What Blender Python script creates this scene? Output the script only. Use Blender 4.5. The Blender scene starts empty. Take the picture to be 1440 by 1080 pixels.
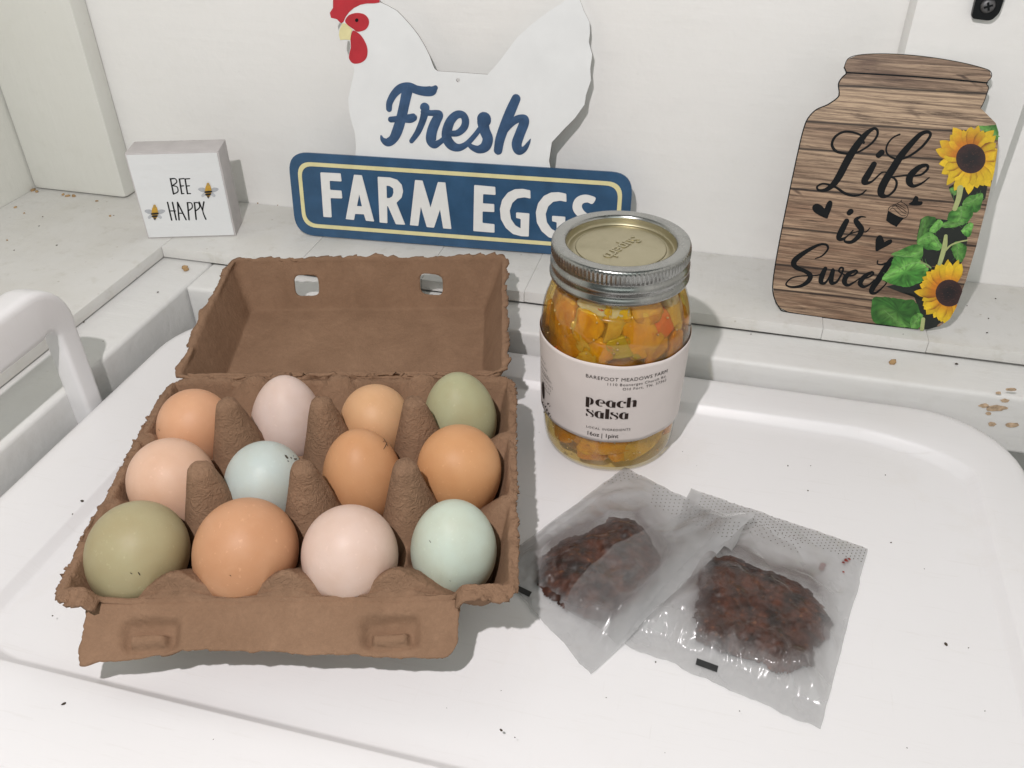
import bpy, bmesh, math, random
import numpy as np
from mathutils import Vector, Matrix, noise as mnoise
from mathutils.geometry import tessellate_polygon
from mathutils.bvhtree import BVHTree
random.seed(7)
SC = bpy.context.scene
COL = SC.collection
# ------------------------------------------------------------------ camera
CAM_P = Vector((0, 0, 0.3295))
CAM_R = Vector((0.9678791, 0.2513184, -0.0070056))
CAM_U = Vector((-0.1418049, 0.5687051, 0.8102258))
CAM_F = Vector((-0.2076088, 0.7832072, -0.5860760))
FPX = 1217.26
cd = bpy.data.cameras.new('camera'); cam = bpy.data.objects.new('camera', cd); COL.objects.link(cam)
cd.sensor_width = 36; cd.lens = FPX / 1440 * 36; cd.clip_start = .01; cd.clip_end = 50
M = Matrix((CAM_R, CAM_U, -CAM_F)).transposed().to_4x4(); M.translation = CAM_P
cam.matrix_world = M
SC.camera = cam
# ------------------------------------------------------------------ light
w = bpy.data.worlds.new('World'); SC.world = w; w.use_nodes = True
bg = w.node_tree.nodes['Background']; bg.inputs[0].default_value = (.88, 1.0, .945, 1); bg.inputs[1].default_value = .12
def lamp(name, kind, loc, power, col, target=None, **kw):
    l = bpy.data.lights.new(name, kind); l.energy = power; l.color = col
    for k, v in kw.items(): setattr(l, k, v)
    o = bpy.data.objects.new(name, l); COL.objects.link(o); o.location = loc
    if target is not None:
        o.rotation_euler = (Vector(target) - Vector(loc)).to_track_quat('-Z', 'Y').to_euler()
    return o
lamp('bulb', 'SPOT', (-.125, -.09, .66), 16.0, (1.0, .942, .945), (-.08, .36, 0), shadow_soft_size=.009, spot_size=math.radians(150), spot_blend=.6)
lamp('doorway', 'AREA', (.25, -.95, .95), 4.0, (.91, 1.0, .96), (-.05, .5, .05), shape='RECTANGLE', size=1.3, size_y=.8)
SC.view_settings.view_transform = 'Standard'; SC.view_settings.look = 'None'
SC.view_settings.exposure = .09; SC.view_settings.gamma = 1
SC.render.engine = 'CYCLES'
SC.cycles.max_bounces = 10; SC.cycles.transparent_max_bounces = 16
# ------------------------------------------------------------------ helpers
def ray(px, py):
    return CAM_F + CAM_R * ((px - 720) / FPX) - CAM_U * ((py - 540) / FPX)
def on_z(px, py, z):
    d = ray(px, py); return CAM_P + d * ((z - CAM_P.z) / d.z)
def on_x(px, py, x):
    d = ray(px, py); return CAM_P + d * ((x - CAM_P.x) / d.x)
def on_y(px, py, y):
    d = ray(px, py); return CAM_P + d * ((y - CAM_P.y) / d.y)
class Frame:
    """a plane with its own axes: local x along it, local y up it, local z out of it"""
    def __init__(s, p, ex, ey):
        s.p = Vector(p); s.ex = Vector(ex).normalized(); s.ey = Vector(ey).normalized(); s.ez = s.ex.cross(s.ey)
        s.m = Matrix((s.ex, s.ey, s.ez)).transposed().to_4x4(); s.m.translation = s.p
    def at(s, px, py):
        d = ray(px, py); q = CAM_P + d * ((s.p - CAM_P).dot(s.ez) / d.dot(s.ez)) - s.p
        return (q.dot(s.ex), q.dot(s.ey))
    def pts(s, L, sc=1, ox=0, oy=0):
        return [s.at(ox + a / sc, oy + b / sc) for a, b in L]
    def strokes(s, L, sc=1, ox=0, oy=0):
        out = []
        for a, b, wd in L:
            p = s.at(ox + a / sc, oy + b / sc); q = s.at(ox + (a + wd) / sc, oy + b / sc); q2 = s.at(ox + a / sc, oy + (b + wd) / sc)
            out.append((p[0], p[1], .5 * (math.dist(p, q) + math.dist(p, q2))))
        return out
def tag(o, label=None, cat=None, group=None, kind=None):
    if label: o['label'] = label
    if cat: o['category'] = cat
    if group: o['group'] = group
    if kind: o['kind'] = kind
    return o
def empty(name, m, label, cat, group=None):
    o = bpy.data.objects.new(name, None); COL.objects.link(o); o.empty_display_size = .02
    o.matrix_world = m if isinstance(m, Matrix) else Matrix.Translation(m)
    return tag(o, label, cat, group)
def obj(name, V, F, mat=None, parent=None, smooth=True, col=None, uv=None):
    me = bpy.data.meshes.new(name); me.from_pydata([tuple(v) for v in V], [], F); me.update()
    o = bpy.data.objects.new(name, me); COL.objects.link(o)
    if mat: me.materials.append(mat)
    if parent: o.parent = parent
    me.polygons.foreach_set('use_smooth', [smooth] * len(me.polygons))
    if col is not None:
        a = me.color_attributes.new('Col', 'FLOAT_COLOR', 'POINT')
        a.data.foreach_set('color', np.array([(*c[:3], 1) for c in col], dtype=np.float32).ravel())
    return o
def obj_bm(name, bm, mat=None, parent=None, smooth=True):
    me = bpy.data.meshes.new(name); bm.to_mesh(me); bm.free()
    o = bpy.data.objects.new(name, me); COL.objects.link(o)
    if mat: me.materials.append(mat)
    if parent: o.parent = parent
    me.polygons.foreach_set('use_smooth', [smooth] * len(me.polygons))
    return o
def box(name, lo, hi, mat, parent=None, bev=.0015, seg=2, rough=0):
    bm = bmesh.new(); bmesh.ops.create_cube(bm, size=1)
    for v in bm.verts:
        v.co = Vector([(lo[i] + hi[i]) / 2 + v.co[i] * (hi[i] - lo[i]) for i in range(3)])
    if rough:
        for _ in range(3):
            bmesh.ops.subdivide_edges(bm, edges=[e for e in bm.edges if e.calc_length() > .03], cuts=1)
    if bev: bmesh.ops.bevel(bm, geom=[e for e in bm.edges if len(e.link_faces) == 2 and e.calc_face_angle() > .5], offset=bev, segments=seg, affect='EDGES', profile=.6)
    o = obj_bm(name, bm, mat, parent)
    try: o.data.set_sharp_from_angle(angle=math.radians(50))
    except Exception: pass
    return o
def cat_closed(P, n=6):
    out = []; N = len(P)
    for i in range(N):
        p0, p1, p2, p3 = (Vector(P[(i + k - 1) % N]) for k in range(4))
        for k in range(n):
            t = k / n
            out.append(tuple(.5 * ((2 * p1) + (p2 - p0) * t + (2 * p0 - 5 * p1 + 4 * p2 - p3) * t * t + (3 * p1 - p0 - 3 * p2 + p3) * t ** 3)))
    return out
def cat_open(P, n=8):
    out = []; N = len(P)
    g = lambda i: Vector(P[max(0, min(N - 1, i))])
    for i in range(N - 1):
        p0, p1, p2, p3 = g(i - 1), g(i), g(i + 1), g(i + 2)
        for k in range(n):
            t = k / n
            out.append(.5 * ((2 * p1) + (p2 - p0) * t + (2 * p0 - 5 * p1 + 4 * p2 - p3) * t * t + (3 * p1 - p0 - 3 * p2 + p3) * t ** 3))
    out.append(g(N - 1)); return out
def fillet(P, r, n=5):
    """round the corners of a closed polygon; r one number or one per corner"""
    out = []; N = len(P)
    for i in range(N):
        a, b, c = Vector(P[i - 1]), Vector(P[i]), Vector(P[(i + 1) % N]); rr = r[i] if isinstance(r, (list, tuple)) else r
        d1 = (a - b); d2 = (c - b); k = min(rr, d1.length * .49, d2.length * .49)
        s = b + d1.normalized() * k; e = b + d2.normalized() * k
        for j in range(n + 1):
            t = j / n; out.append(tuple((1 - t) ** 2 * s + 2 * t * (1 - t) * b + t * t * e))
    return out
def area2(P): return sum(P[i - 1][0] * P[i][1] - P[i][0] * P[i - 1][1] for i in range(len(P))) / 2
def plate(loops, z0, z1, V=None, F=None):
    """flat plate from an outline and its holes, top at z1, bottom at z0"""
    V = [] if V is None else V; F = [] if F is None else F
    loops = [list(l) if (area2(l) > 0) == (i == 0) else list(l)[::-1] for i, l in enumerate(loops)]
    flat = [p for l in loops for p in l]; n = len(flat); b = len(V)
    tris = tessellate_polygon([[Vector((p[0], p[1], 0)) for p in l] for l in loops])
    V += [(p[0], p[1], z1) for p in flat] + [(p[0], p[1], z0) for p in flat]
    for t in tris:
        A, B, Cc = (flat[k] for k in t)
        if (B[0] - A[0]) * (Cc[1] - A[1]) - (Cc[0] - A[0]) * (B[1] - A[1]) < 0: t = t[::-1]
        F.append((b + t[0], b + t[1], b + t[2])); F.append((b + n + t[2], b + n + t[1], b + n + t[0]))
    k = 0
    for l in loops:
        m = len(l)
        for i in range(m):
            j = (i + 1) % m; F.append((b + k + i, b + n + k + i, b + n + k + j, b + k + j))
        k += m
    return V, F
RK = [0]
def ribbon(P, z, dome, V, F, n=8, cap=True):
    """a pen stroke of varying width laid on the plane: P = (x, y, width)"""
    S = cat_open(P, n); RK[0] += 1; z = z + (RK[0] % 17) * 6e-6
    pts = []
    for i, q in enumerate(S):
        a = S[max(0, i - 1)]; b = S[min(len(S) - 1, i + 1)]; d = Vector((b[0] - a[0], b[1] - a[1]))
        d = d.normalized() if d.length > 1e-9 else Vector((1, 0)); pts.append((q[0], q[1], max(q[2], 1e-5) / 2, d))
    if cap:
        x, y, r, d = pts[0]; pre = [(x - d.x * r * math.sin(a), y - d.y * r * math.sin(a), r * math.cos(a) + 1e-6, d) for a in (1.5, 1.1, .7, .35)]
        x, y, r, d = pts[-1]; post = [(x + d.x * r * math.sin(a), y + d.y * r * math.sin(a), r * math.cos(a) + 1e-6, d) for a in (.35, .7, 1.1, 1.5)]
        pts = pre + pts + post
    b = len(V)
    for x, y, r, d in pts:
        V += [(x - d.y * r, y + d.x * r, z), (x, y, z + dome), (x + d.y * r, y - d.x * r, z)]
    for i in range(len(pts) - 1):
        k = b + 3 * i
        F += [(k, k + 1, k + 4, k + 3), (k + 1, k + 2, k + 5, k + 4)]
    return V, F
def lathe(prof, n=96, V=None, F=None, cx=0, cy=0, close=True):
    V = [] if V is None else V; F = [] if F is None else F; b = len(V); m = len(prof)
    for i in range(n):
        a = 2 * math.pi * i / n
        V += [(cx + r * math.cos(a), cy + r * math.sin(a), z) for r, z in prof]
    for i in range(n):
        j = (i + 1) % n
        for k in range(m - 1):
            F.append((b + i * m + k, b + j * m + k, b + j * m + k + 1, b + i * m + k + 1))
    return V, F
def smooth_prof(P, n=5): return [tuple(q) for q in cat_open(P, n)]
def sm(a, b, x):
    t = np.clip((x - a) / (b - a), 0, 1); return t * t * (3 - 2 * t)
def solid(o, t, off=-1):
    md = o.modifiers.new('thickness', 'SOLIDIFY'); md.thickness = t; md.offset = off; return o
def nz(x, y, z=0.0, s=1.0): return mnoise.noise(Vector((x * s, y * s, z * s)))
def fbm(x, y, z=0.0, s=1.0, o=4):
    return mnoise.fractal(Vector((x * s, y * s, z * s)), 1.0, 2.0, o)
# ------------------------------------------------------------------ materials
class NT:
    def __init__(s, name):
        s.m = bpy.data.materials.new(name); s.m.use_nodes = True; s.t = s.m.node_tree; s.n = s.t.nodes; s.l = s.t.links
        s.b = s.n['Principled BSDF']; s.out = s.n['Material Output']
    def add(s, t, **kw):
        n = s.n.new(t)
        for k, v in kw.items():
            if k.startswith('i_'):
                key = k[2:]; key = int(key) if key.isdigit() else key.replace('_', ' ')
                n.inputs[key].default_value = v
            else: setattr(n, k, v)
        return n
    def link(s, a, b): s.l.new(a, b)
    def coords(s, scale=(1, 1, 1), kind='Object', rot=(0, 0, 0)):
        tc = s.add('ShaderNodeTexCoord'); mp = s.add('ShaderNodeMapping'); mp.inputs['Scale'].default_value = scale; mp.inputs['Rotation'].default_value = rot
        s.link(tc.outputs[kind], mp.inputs[0]); return mp.outputs[0]
    def noise(s, co, scale, detail=4, rough=.55, dist=0):
        n = s.add('ShaderNodeTexNoise'); n.inputs['Scale'].default_value = scale; n.inputs['Detail'].default_value = detail
        n.inputs['Roughness'].default_value = rough; n.inputs['Distortion'].default_value = dist; s.link(co, n.inputs['Vector']); return n.outputs['Fac']
    def ramp(s, fac, stops, interp='LINEAR'):
        r = s.add('ShaderNodeValToRGB'); r.color_ramp.interpolation = interp; e = r.color_ramp.elements
        while len(e) < len(stops): e.new(.5)
        for i, (p, c) in enumerate(stops):
            e[i].position = p; e[i].color = (c, c, c, 1) if isinstance(c, (int, float)) else (*c, 1)
        s.link(fac, r.inputs[0]); return r.outputs[0]
    def mix(s, fac, a, b, mode='MIX'):
        m = s.add('ShaderNodeMix', data_type='RGBA', blend_type=mode)
        for sock, v in ((m.inputs[0], fac), (m.inputs[6], a), (m.inputs[7], b)):
            if hasattr(v, 'links'): s.link(v, sock)
            elif isinstance(v, (int, float)): sock.default_value = v
            else: sock.default_value = (*v, 1)
        return m.outputs[2]
    def bump(s, h, strength, dist, prev=None):
        b = s.add('ShaderNodeBump'); b.inputs['Strength'].default_value = strength; b.inputs['Distance'].default_value = dist
        s.link(h, b.inputs['Height'])
        if prev is not None: s.link(prev, b.inputs['Normal'])
        return b.outputs[0]
    def base(s, c):
        if hasattr(c, 'links'): s.link(c, s.b.inputs['Base Color'])
        else: s.b.inputs['Base Color'].default_value = (*c, 1)
        return s
    def p(s, **kw):
        for k, v in kw.items():
            i = s.b.inputs[k.replace('_', ' ')]
            if hasattr(v, 'links'): s.link(v, i)
            else: i.default_value = v
        return s
def simple(name, c, rough=.5, var=.06, scale=120, bump=.0, **kw):
    t = NT(name); t.b.inputs['Specular IOR Level'].default_value = .15 if max(c) < .05 else .4; co = t.coords(); n = t.noise(co, scale, 4)
    t.base(t.mix(t.ramp(n, [(.3, 0.0), (.7, 1.0)]), tuple(x * (1 - var) for x in c), tuple(min(1, x * (1 + var)) for x in c))); t.p(Roughness=rough, **kw)
    if bump: t.p(Normal=t.bump(t.noise(co, scale * 6, 3), bump, .0004))
    return t.m
def paint_mat(name, c, along=(3, 40, 40), dirt=.35, rough=.55, spots=.5):
    t = NT(name); co = t.coords(); st = t.coords(along)
    big = t.noise(co, 9, 5, .6); fine = t.noise(co, 70, 5, .65); brush = t.noise(st, 6, 5, .6)
    d = t.mix(t.ramp(big, [(.45, 0.0), (.75, dirt)]), c, tuple(x * y for x, y in zip(c, (.86, .84, .78))))
    d = t.mix(t.ramp(fine, [(.55, 0.0), (.8, dirt)]), d, tuple(x * y for x, y in zip(c, (.78, .76, .70))))
    d = t.mix(t.ramp(brush, [(.3, .0), (.75, .09)]), d, tuple(x * .84 for x in c))
    vo = t.add('ShaderNodeTexVoronoi'); vo.inputs['Scale'].default_value = 55; t.link(co, vo.inputs['Vector'])
    d = t.mix(t.ramp(vo.outputs['Distance'], [(.02, spots), (.06, 0.0)]), d, (.30, .25, .18))
    t.base(d); t.p(Roughness=rough)
    lump = t.noise(t.coords((1, 1.6, 1)), 26, 4, .6); b = t.bump(lump, .35, .0022); b = t.bump(brush, .5, .0006, b); b = t.bump(fine, .45, .0005, b); t.p(Normal=b); return t.m
def plastic_mat():
    t = NT('white_plastic'); co = t.coords()
    a = t.noise(co, 6, 4); f = t.noise(co, 400, 3); sc = t.noise(t.coords((2, 30, 2), rot=(0, 0, .5)), 18, 5, .7)
    c = t.mix(t.ramp(a, [(.35, 0.0), (.7, 1.0)]), (.775, .77, .775), (.75, .742, .742))
    c = t.mix(t.ramp(sc, [(.58, 0.0), (.80, .34)]), c, (.62, .60, .57))
    st = t.noise(co, 14, 6, .7, .6); c = t.mix(t.ramp(st, [(.56, 0.0), (.80, .30)]), c, (.66, .62, .56))
    sc2 = t.noise(t.coords((40, 2, 2), rot=(0, 0, -.35)), 14, 6, .75); c = t.mix(t.ramp(sc2, [(.63, 0.0), (.74, .22)]), c, (.60, .58, .56))
    t.base(c); t.p(Roughness=t.ramp(a, [(.3, .28), (.7, .44)])); b = t.bump(f, .12, .0002); b = t.bump(sc, .10, .0002, b); t.p(Normal=b); return t.m
def pulp_mat(name, wrinkle):
    t = NT(name); co = t.coords()
    n1 = t.noise(co, 38, 7, .7, .4); n2 = t.noise(co, 380, 6, .72, .9); n3 = t.noise(t.coords((1, 3.2, 1.4)), 900, 4, .7)
    c = t.mix(t.ramp(n1, [(.3, 0.0), (.7, 1.0)]), (.228, .136, .083), (.300, .184, .115))
    c = t.mix(t.ramp(n2, [(.35, 0.0), (.75, .38)]), c, (.170, .104, .066))
    c = t.mix(t.ramp(n3, [(.62, 0.0), (.78, .35)]), c, (.48, .35, .25))
    t.base(c); t.p(Roughness=.93); t.b.inputs['Specular IOR Level'].default_value = .18
    b = t.bump(n1, .3, .003); b = t.bump(n2, .42, .0014, b); b = t.bump(n3, .3, .0005, b)
    if wrinkle:
        # the dividing cones keep the creases of the screen they were sucked onto
        tc = t.add('ShaderNodeTexCoord'); sx = t.add('ShaderNodeSeparateXYZ'); t.link(tc.outputs['Object'], sx.inputs[0]); mk = t.add('ShaderNodeMapRange'); t.link(sx.outputs[2], mk.inputs[0]); mk.inputs[1].default_value = .036; mk.inputs[2].default_value = .050; mk.inputs[3].default_value = .12
        n4 = t.noise(co, 230, 4, .55, 1.3); h = t.ramp(n4, [(.34, 1.0), (.49, .25), (.51, .25), (.66, 1.0)]); mu = t.add('ShaderNodeMath', operation='MULTIPLY'); t.link(h, mu.inputs[0]); t.link(mk.outputs[0], mu.inputs[1]); b = t.bump(mu.outputs[0], .55, .0011, b)
    t.p(Normal=b); return t.m
def egg_mat(name, c, speck=.25, dark=None):
    c = tuple(x * .92 for x in c)
    t = NT(name); co = t.coords()
    big = t.noise(co, 45, 3, .5); fine = t.noise(co, 900, 3, .6); sp = t.noise(co, 420, 2, .5)
    dk = dark or tuple(x * y for x, y in zip(c, (.86, .78, .70)))
    d = t.mix(t.ramp(big, [(.35, 0.0), (.72, .75)]), c, dk)
    d = t.mix(t.ramp(sp, [(.66, 0.0), (.74, speck)]), d, tuple(min(1, x * 1.25 + .04) for x in c))
    d = t.mix(t.ramp(fine, [(.64, 0.0), (.72, speck * .8)]), d, tuple(x * .72 for x in c))
    vo = t.add('ShaderNodeTexVoronoi'); vo.inputs['Scale'].default_value = 620; t.link(co, vo.inputs['Vector']); d = t.mix(t.ramp(vo.outputs['Distance'], [(.05, .28), (.16, 0.0)]), d, dk)
    bl = t.noise(co, 22, 5, .7, .8); d = t.mix(t.ramp(bl, [(.52, 0.0), (.74, .35)]), d, tuple(min(1, x * 1.08 + .05) for x in c))
    t.base(d); t.p(Roughness=t.ramp(big, [(.3, .42), (.7, .58)])); t.b.inputs['Specular IOR Level'].default_value = .30
    t.b.inputs['Subsurface Weight'].default_value = .06; t.b.inputs['Subsurface Radius'].default_value = (.004, .002, .001); t.b.inputs['Subsurface Scale'].default_value = .6
    b = t.bump(fine, .14, .0002); b = t.bump(sp, .10, .0003, b); t.p(Normal=b); return t.m
def vcol_mat(name, rough=.5, bump=0, var=.15, scale=300, **kw):
    t = NT(name); a = t.add('ShaderNodeVertexColor', layer_name='Col'); co = t.coords(); n = t.noise(co, scale, 5, .65)
    t.base(t.mix(t.ramp(n, [(.3, var), (.7, 0.0)]), a.outputs[0], (.01, .01, .008))); t.p(Roughness=rough, **kw)
    if bump: t.p(Normal=t.bump(n, bump, .001))
    return t.m
def metal_mat(name, c, rough=.3, worn=.3):
    t = NT(name); co = t.coords(); n = t.noise(co, 60, 6, .7); f = t.noise(co, 500, 4, .7)
    d = t.mix(t.ramp(n, [(.5, 0.0), (.8, worn)]), c, tuple(x * .55 for x in c)); d = t.mix(t.ramp(f, [(.6, 0.0), (.8, worn)]), d, (.25, .23, .19))
    t.base(d); t.p(Metallic=1.0, Roughness=t.ramp(n, [(.3, rough), (.75, rough + .22)]), Normal=t.bump(f, .08, .0002)); return t.m
def schlick(t, f0, nrm=None):
    lw = t.add('ShaderNodeLayerWeight'); lw.inputs[0].default_value = .5
    if nrm is not None: t.link(nrm, lw.inputs['Normal'])
    pw = t.add('ShaderNodeMath', operation='POWER'); t.link(lw.outputs['Facing'], pw.inputs[0]); pw.inputs[1].default_value = 4.5
    ma = t.add('ShaderNodeMath', operation='MULTIPLY_ADD'); t.link(pw.outputs[0], ma.inputs[0]); ma.inputs[1].default_value = .9 - f0; ma.inputs[2].default_value = f0; return ma.outputs[0]
def glass_mat():
    t = NT('jar_glass'); g = t.add('ShaderNodeBsdfGlossy'); g.inputs['Roughness'].default_value = .06
    tr = t.add('ShaderNodeBsdfTransparent'); tr.inputs[0].default_value = (.985, .99, .982, 1)
    b = t.bump(t.noise(t.coords(), 28, 2), .25, .002); t.link(b, g.inputs['Normal'])
    m = t.add('ShaderNodeMixShader'); t.link(schlick(t, .07, b), m.inputs[0]); t.link(tr.outputs[0], m.inputs[1]); t.link(g.outputs[0], m.inputs[2])
    t.link(m.outputs[0], t.out.inputs[0]); return t.m
def film_mat():
    t = NT('frosted_film'); a = t.add('ShaderNodeVertexColor', layer_name='Col')
    co = t.coords(); n = t.noise(co, 60, 4, .6); f = t.noise(co, 500, 3, .6)
    sp_ = t.add('ShaderNodeSeparateColor'); t.link(a.outputs[0], sp_.inputs[0]); bc = t.mix(sp_.outputs[1], (.68, .68, .685), (.11, .075, .07)); t.base(bc); t.p(Roughness=t.ramp(n, [(.3, .22), (.7, .42)])); t.b.inputs['Specular IOR Level'].default_value = .5  # green channel tints the film dark brown, painted blurred shade of the contents
    t.p(Normal=t.bump(f, .04, .0002, t.bump(n, .15, .0015)))
    tr = t.add('ShaderNodeBsdfTransparent'); tr.inputs[0].default_value = (.925, .928, .925, 1)
    gl = t.add('ShaderNodeBsdfGlossy'); gl.inputs[0].default_value = (1, 1, 1, 1); gl.inputs['Roughness'].default_value = .20
    m = t.add('ShaderNodeMixShader'); sep = t.add('ShaderNodeSeparateColor'); t.link(a.outputs[0], sep.inputs[0])
    t.link(sep.outputs[0], m.inputs[0]); tl_ = t.add('ShaderNodeBsdfTranslucent'); t.link(t.mix(sp_.outputs[1], (.70, .695, .70), (.15, .10, .09)), tl_.inputs[0]); mt = t.add('ShaderNodeMixShader'); mt.inputs[0].default_value = .35; t.link(t.b.outputs[0], mt.inputs[1]); t.link(tl_.outputs[0], mt.inputs[2])
    t.link(tr.outputs[0], m.inputs[1]); t.link(mt.outputs[0], m.inputs[2])
    m2 = t.add('ShaderNodeMixShader'); t.link(schlick(t, .028), m2.inputs[0]); t.link(m.outputs[0], m2.inputs[1]); t.link(gl.outputs[0], m2.inputs[2])
    t.link(m2.outputs[0], t.out.inputs[0]); return t.m
def wood_print_mat():
    """printed barn boards: planks across the sign, each its own tint, grain along x (sign-local metres)"""
    t = NT('printed_planks'); tc = t.add('ShaderNodeTexCoord'); sx = t.add('ShaderNodeSeparateXYZ'); t.link(tc.outputs['Object'], sx.inputs[0])
    wob = t.noise(t.coords((8, 30, 1)), 1.0, 2)
    ad = t.add('ShaderNodeMath', operation='MULTIPLY_ADD'); t.link(wob, ad.inputs[0]); ad.inputs[1].default_value = .0016; t.link(sx.outputs[1], ad.inputs[2])
    sl = t.add('ShaderNodeMath', operation='MULTIPLY_ADD'); t.link(sx.outputs[0], sl.inputs[0]); sl.inputs[1].default_value = -.02; t.link(ad.outputs[0], sl.inputs[2])
    mr = t.add('ShaderNodeMapRange'); t.link(sl.outputs[0], mr.inputs[0]); mr.inputs[1].default_value = 0; mr.inputs[2].default_value = .18
    H = .18; seams = [.0165, .0335, .058, .0835, .1085, .1255, .1475]
    tints = [(.21, .122, .075), (.165, .098, .062), (.265, .158, .098), (.31, .192, .122), (.30, .20, .13), (.245, .155, .10), (.50, .36, .24), (.165, .10, .068)]
    st = []
    for i, tn in enumerate(tints):
        st.append(((seams[i - 1] / H + .002) if i else 0, tn))
    band = t.ramp(mr.outputs[0], st, 'CONSTANT')
    rnd_ = t.ramp(mr.outputs[0], [(((seams[i - 1] / H + .002) if i else 0), ((i * .37) % 1)) for i in range(8)], 'CONSTANT')
    tc2 = t.add('ShaderNodeCombineXYZ'); t.link(sx.outputs[0], tc2.inputs[0]); t.link(sx.outputs[1], tc2.inputs[1]); t.link(rnd_, tc2.inputs[2])
    def cm(sc_):
        mp = t.add('ShaderNodeMapping'); mp.inputs['Scale'].default_value = sc_; t.link(tc2.outputs[0], mp.inputs[0]); return mp.outputs[0]
    g1 = t.noise(cm((12, 330, 9)), 1.6, 7, .72, 1.0); g2 = t.noise(cm((40, 1500, 9)), 1.4, 5, .7, .4); g3 = t.noise(cm((9, 60, 9)), 1.5, 5, .65, .5); kn = t.noise(cm((22, 60, 5)), 1.0, 3, .5, 1.5)
    wv = t.add('ShaderNodeTexWave', wave_type='BANDS', bands_direction='Y'); wv.inputs['Scale'].default_value = 85; wv.inputs['Distortion'].default_value = 5.5; wv.inputs['Detail'].default_value = 4; wv.inputs['Detail Scale'].default_value = .8; t.link(cm((.10, 1, 1)), wv.inputs['Vector'])
    c = t.mix(t.ramp(g3, [(.38, 0.0), (.70, .8)]), band, (.58, .42, .28))
    c = t.mix(t.ramp(wv.outputs['Fac'], [(.0, .5), (.4, 0.0)]), c, (.10, .058, .036))
    c = t.mix(t.ramp(g1, [(.36, .95), (.50, 0.0)]), c, (.060, .034, .022))
    c = t.mix(t.ramp(g2, [(.36, .65), (.52, 0.0)]), c, (.085, .05, .032))
    c = t.mix(t.ramp(g1, [(.58, 0.0), (.78, .7)]), c, (.70, .52, .36))
    c = t.mix(t.ramp(kn, [(.24, .85), (.32, 0.0)]), c, (.05, .026, .018))
    for sp in seams:
        d = t.add('ShaderNodeMath', operation='SUBTRACT'); t.link(sl.outputs[0], d.inputs[0]); d.inputs[1].default_value = sp
        ab = t.add('ShaderNodeMath', operation='ABSOLUTE'); t.link(d.outputs[0], ab.inputs[0])
        r = t.add('ShaderNodeMapRange'); t.link(ab.outputs[0], r.inputs[0]); r.inputs[1].default_value = .0003; r.inputs[2].default_value = .0010; r.inputs[3].default_value = .92; r.inputs[4].default_value = 0
        c = t.mix(r.outputs[0], c, (.018, .010, .007))
    t.base(c); t.p(Roughness=.42); return t.m
M_wall = paint_mat('painted_plywood', (.83, .825, .805), (2.5, 30, 22), .10, .5, .05)
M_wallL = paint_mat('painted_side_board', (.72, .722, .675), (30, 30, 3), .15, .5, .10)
M_ledge = paint_mat('dirty_painted_ledge', (.69, .685, .66), (30, 4, 30), .8, .6, .5)
M_rail = paint_mat('painted_rail', (.74, .74, .725), (3, 30, 30), .30, .5, .15)
M_plast = plastic_mat()
M_pulp = pulp_mat('moulded_pulp', 0); M_pulpw = pulp_mat('wrinkled_pulp', 1)
M_blue = simple('enamel_blue', (.034, .090, .175), .30, .16, 60)
M_blue2 = simple('script_blue', (.045, .092, .18), .30, .22, 90)
M_cream = simple('cream_enamel', (.72, .66, .36), .4)
M_white = simple('white_enamel', (.77, .785, .785), .36, .03, 40)
M_letter = simple('letter_white', (.76, .76, .74), .42, .03)
M_red = simple('comb_red', (.46, .028, .040), .38, .10, 90)
M_black = simple('black_ink', (.007, .008, .009), .55)
M_ink = simple('label_ink', (.03, .02, .017), .7)
M_grey = simple('block_side_grey', (.53, .505, .50), .7, .06, 90)
M_board = wood_print_mat()
M_edge = simple('sign_edge', (.60, .62, .60), .6)
M_print = vcol_mat('printed_colours', .42, 0, .22, 500)
M_speck = simple('dirt_specks', (.06, .045, .03), .9, .4)
M_chip = simple('wood_crumbs', (.42, .27, .13), .9, .3); M_bare = simple('bare_wood', (.50, .37, .25), .9, .35, 400)
# ------------------------------------------------------------------ setting
YW, XL, ZL = .6096, -.592, .024
o = box('back_wall', (-.66, YW, -.35), (.75, YW + .02, .75), M_wall, bev=0); tag(o, kind='structure')
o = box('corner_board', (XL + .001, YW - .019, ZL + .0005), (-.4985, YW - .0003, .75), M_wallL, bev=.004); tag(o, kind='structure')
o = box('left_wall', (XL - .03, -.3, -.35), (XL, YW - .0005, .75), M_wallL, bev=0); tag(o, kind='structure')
YB = .582
o = box('stile_board', (.0922, YB, ZL + .0005), (.1668, YW - .0003, .75), M_wall, bev=.0018); tag(o, kind='structure')
o = box('right_wall', (.42, -.3, -.35), (.45, YW - .0005, .75), M_wall, bev=0); tag(o, kind='structure')
o = box('cabinet_floor', (XL, -.3, -.37), (.42, YW, -.352), M_ledge, bev=0); tag(o, kind='structure')
led = bpy.data.objects.new('ledge', None); COL.objects.link(led); led.location = (0, 0, ZL); tag(led, kind='structure')
def plank(lo, hi, m=M_ledge):
    p = box('plank', (lo[0], lo[1], lo[2] - ZL), (hi[0], hi[1], hi[2] - ZL), m, led, bev=.0006, rough=1); return p
seams = [-.418, -.418 + .0, -.2515, -.1385, .0725, .145, .26, .418]
xs = [-.418, -.303, -.205, -.128, .0748, .140, .27, .4195]
for i in range(len(xs) - 1):
    plank((xs[i] + .00006, .5182, ZL - .0088 + .0002 * (i % 2)), (xs[i + 1] - .00006, YW - .0006, ZL - .0002 * (i % 3)))
plank((XL + .0005, -.1, ZL - .0088), (-.4183, YW - .0006, ZL))
rb = box('back_rail', (-.3768, .4812, -.0275), (.4197, .5205, .0142), M_rail, bev=.003, seg=3); tag(rb, kind='structure')
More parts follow.
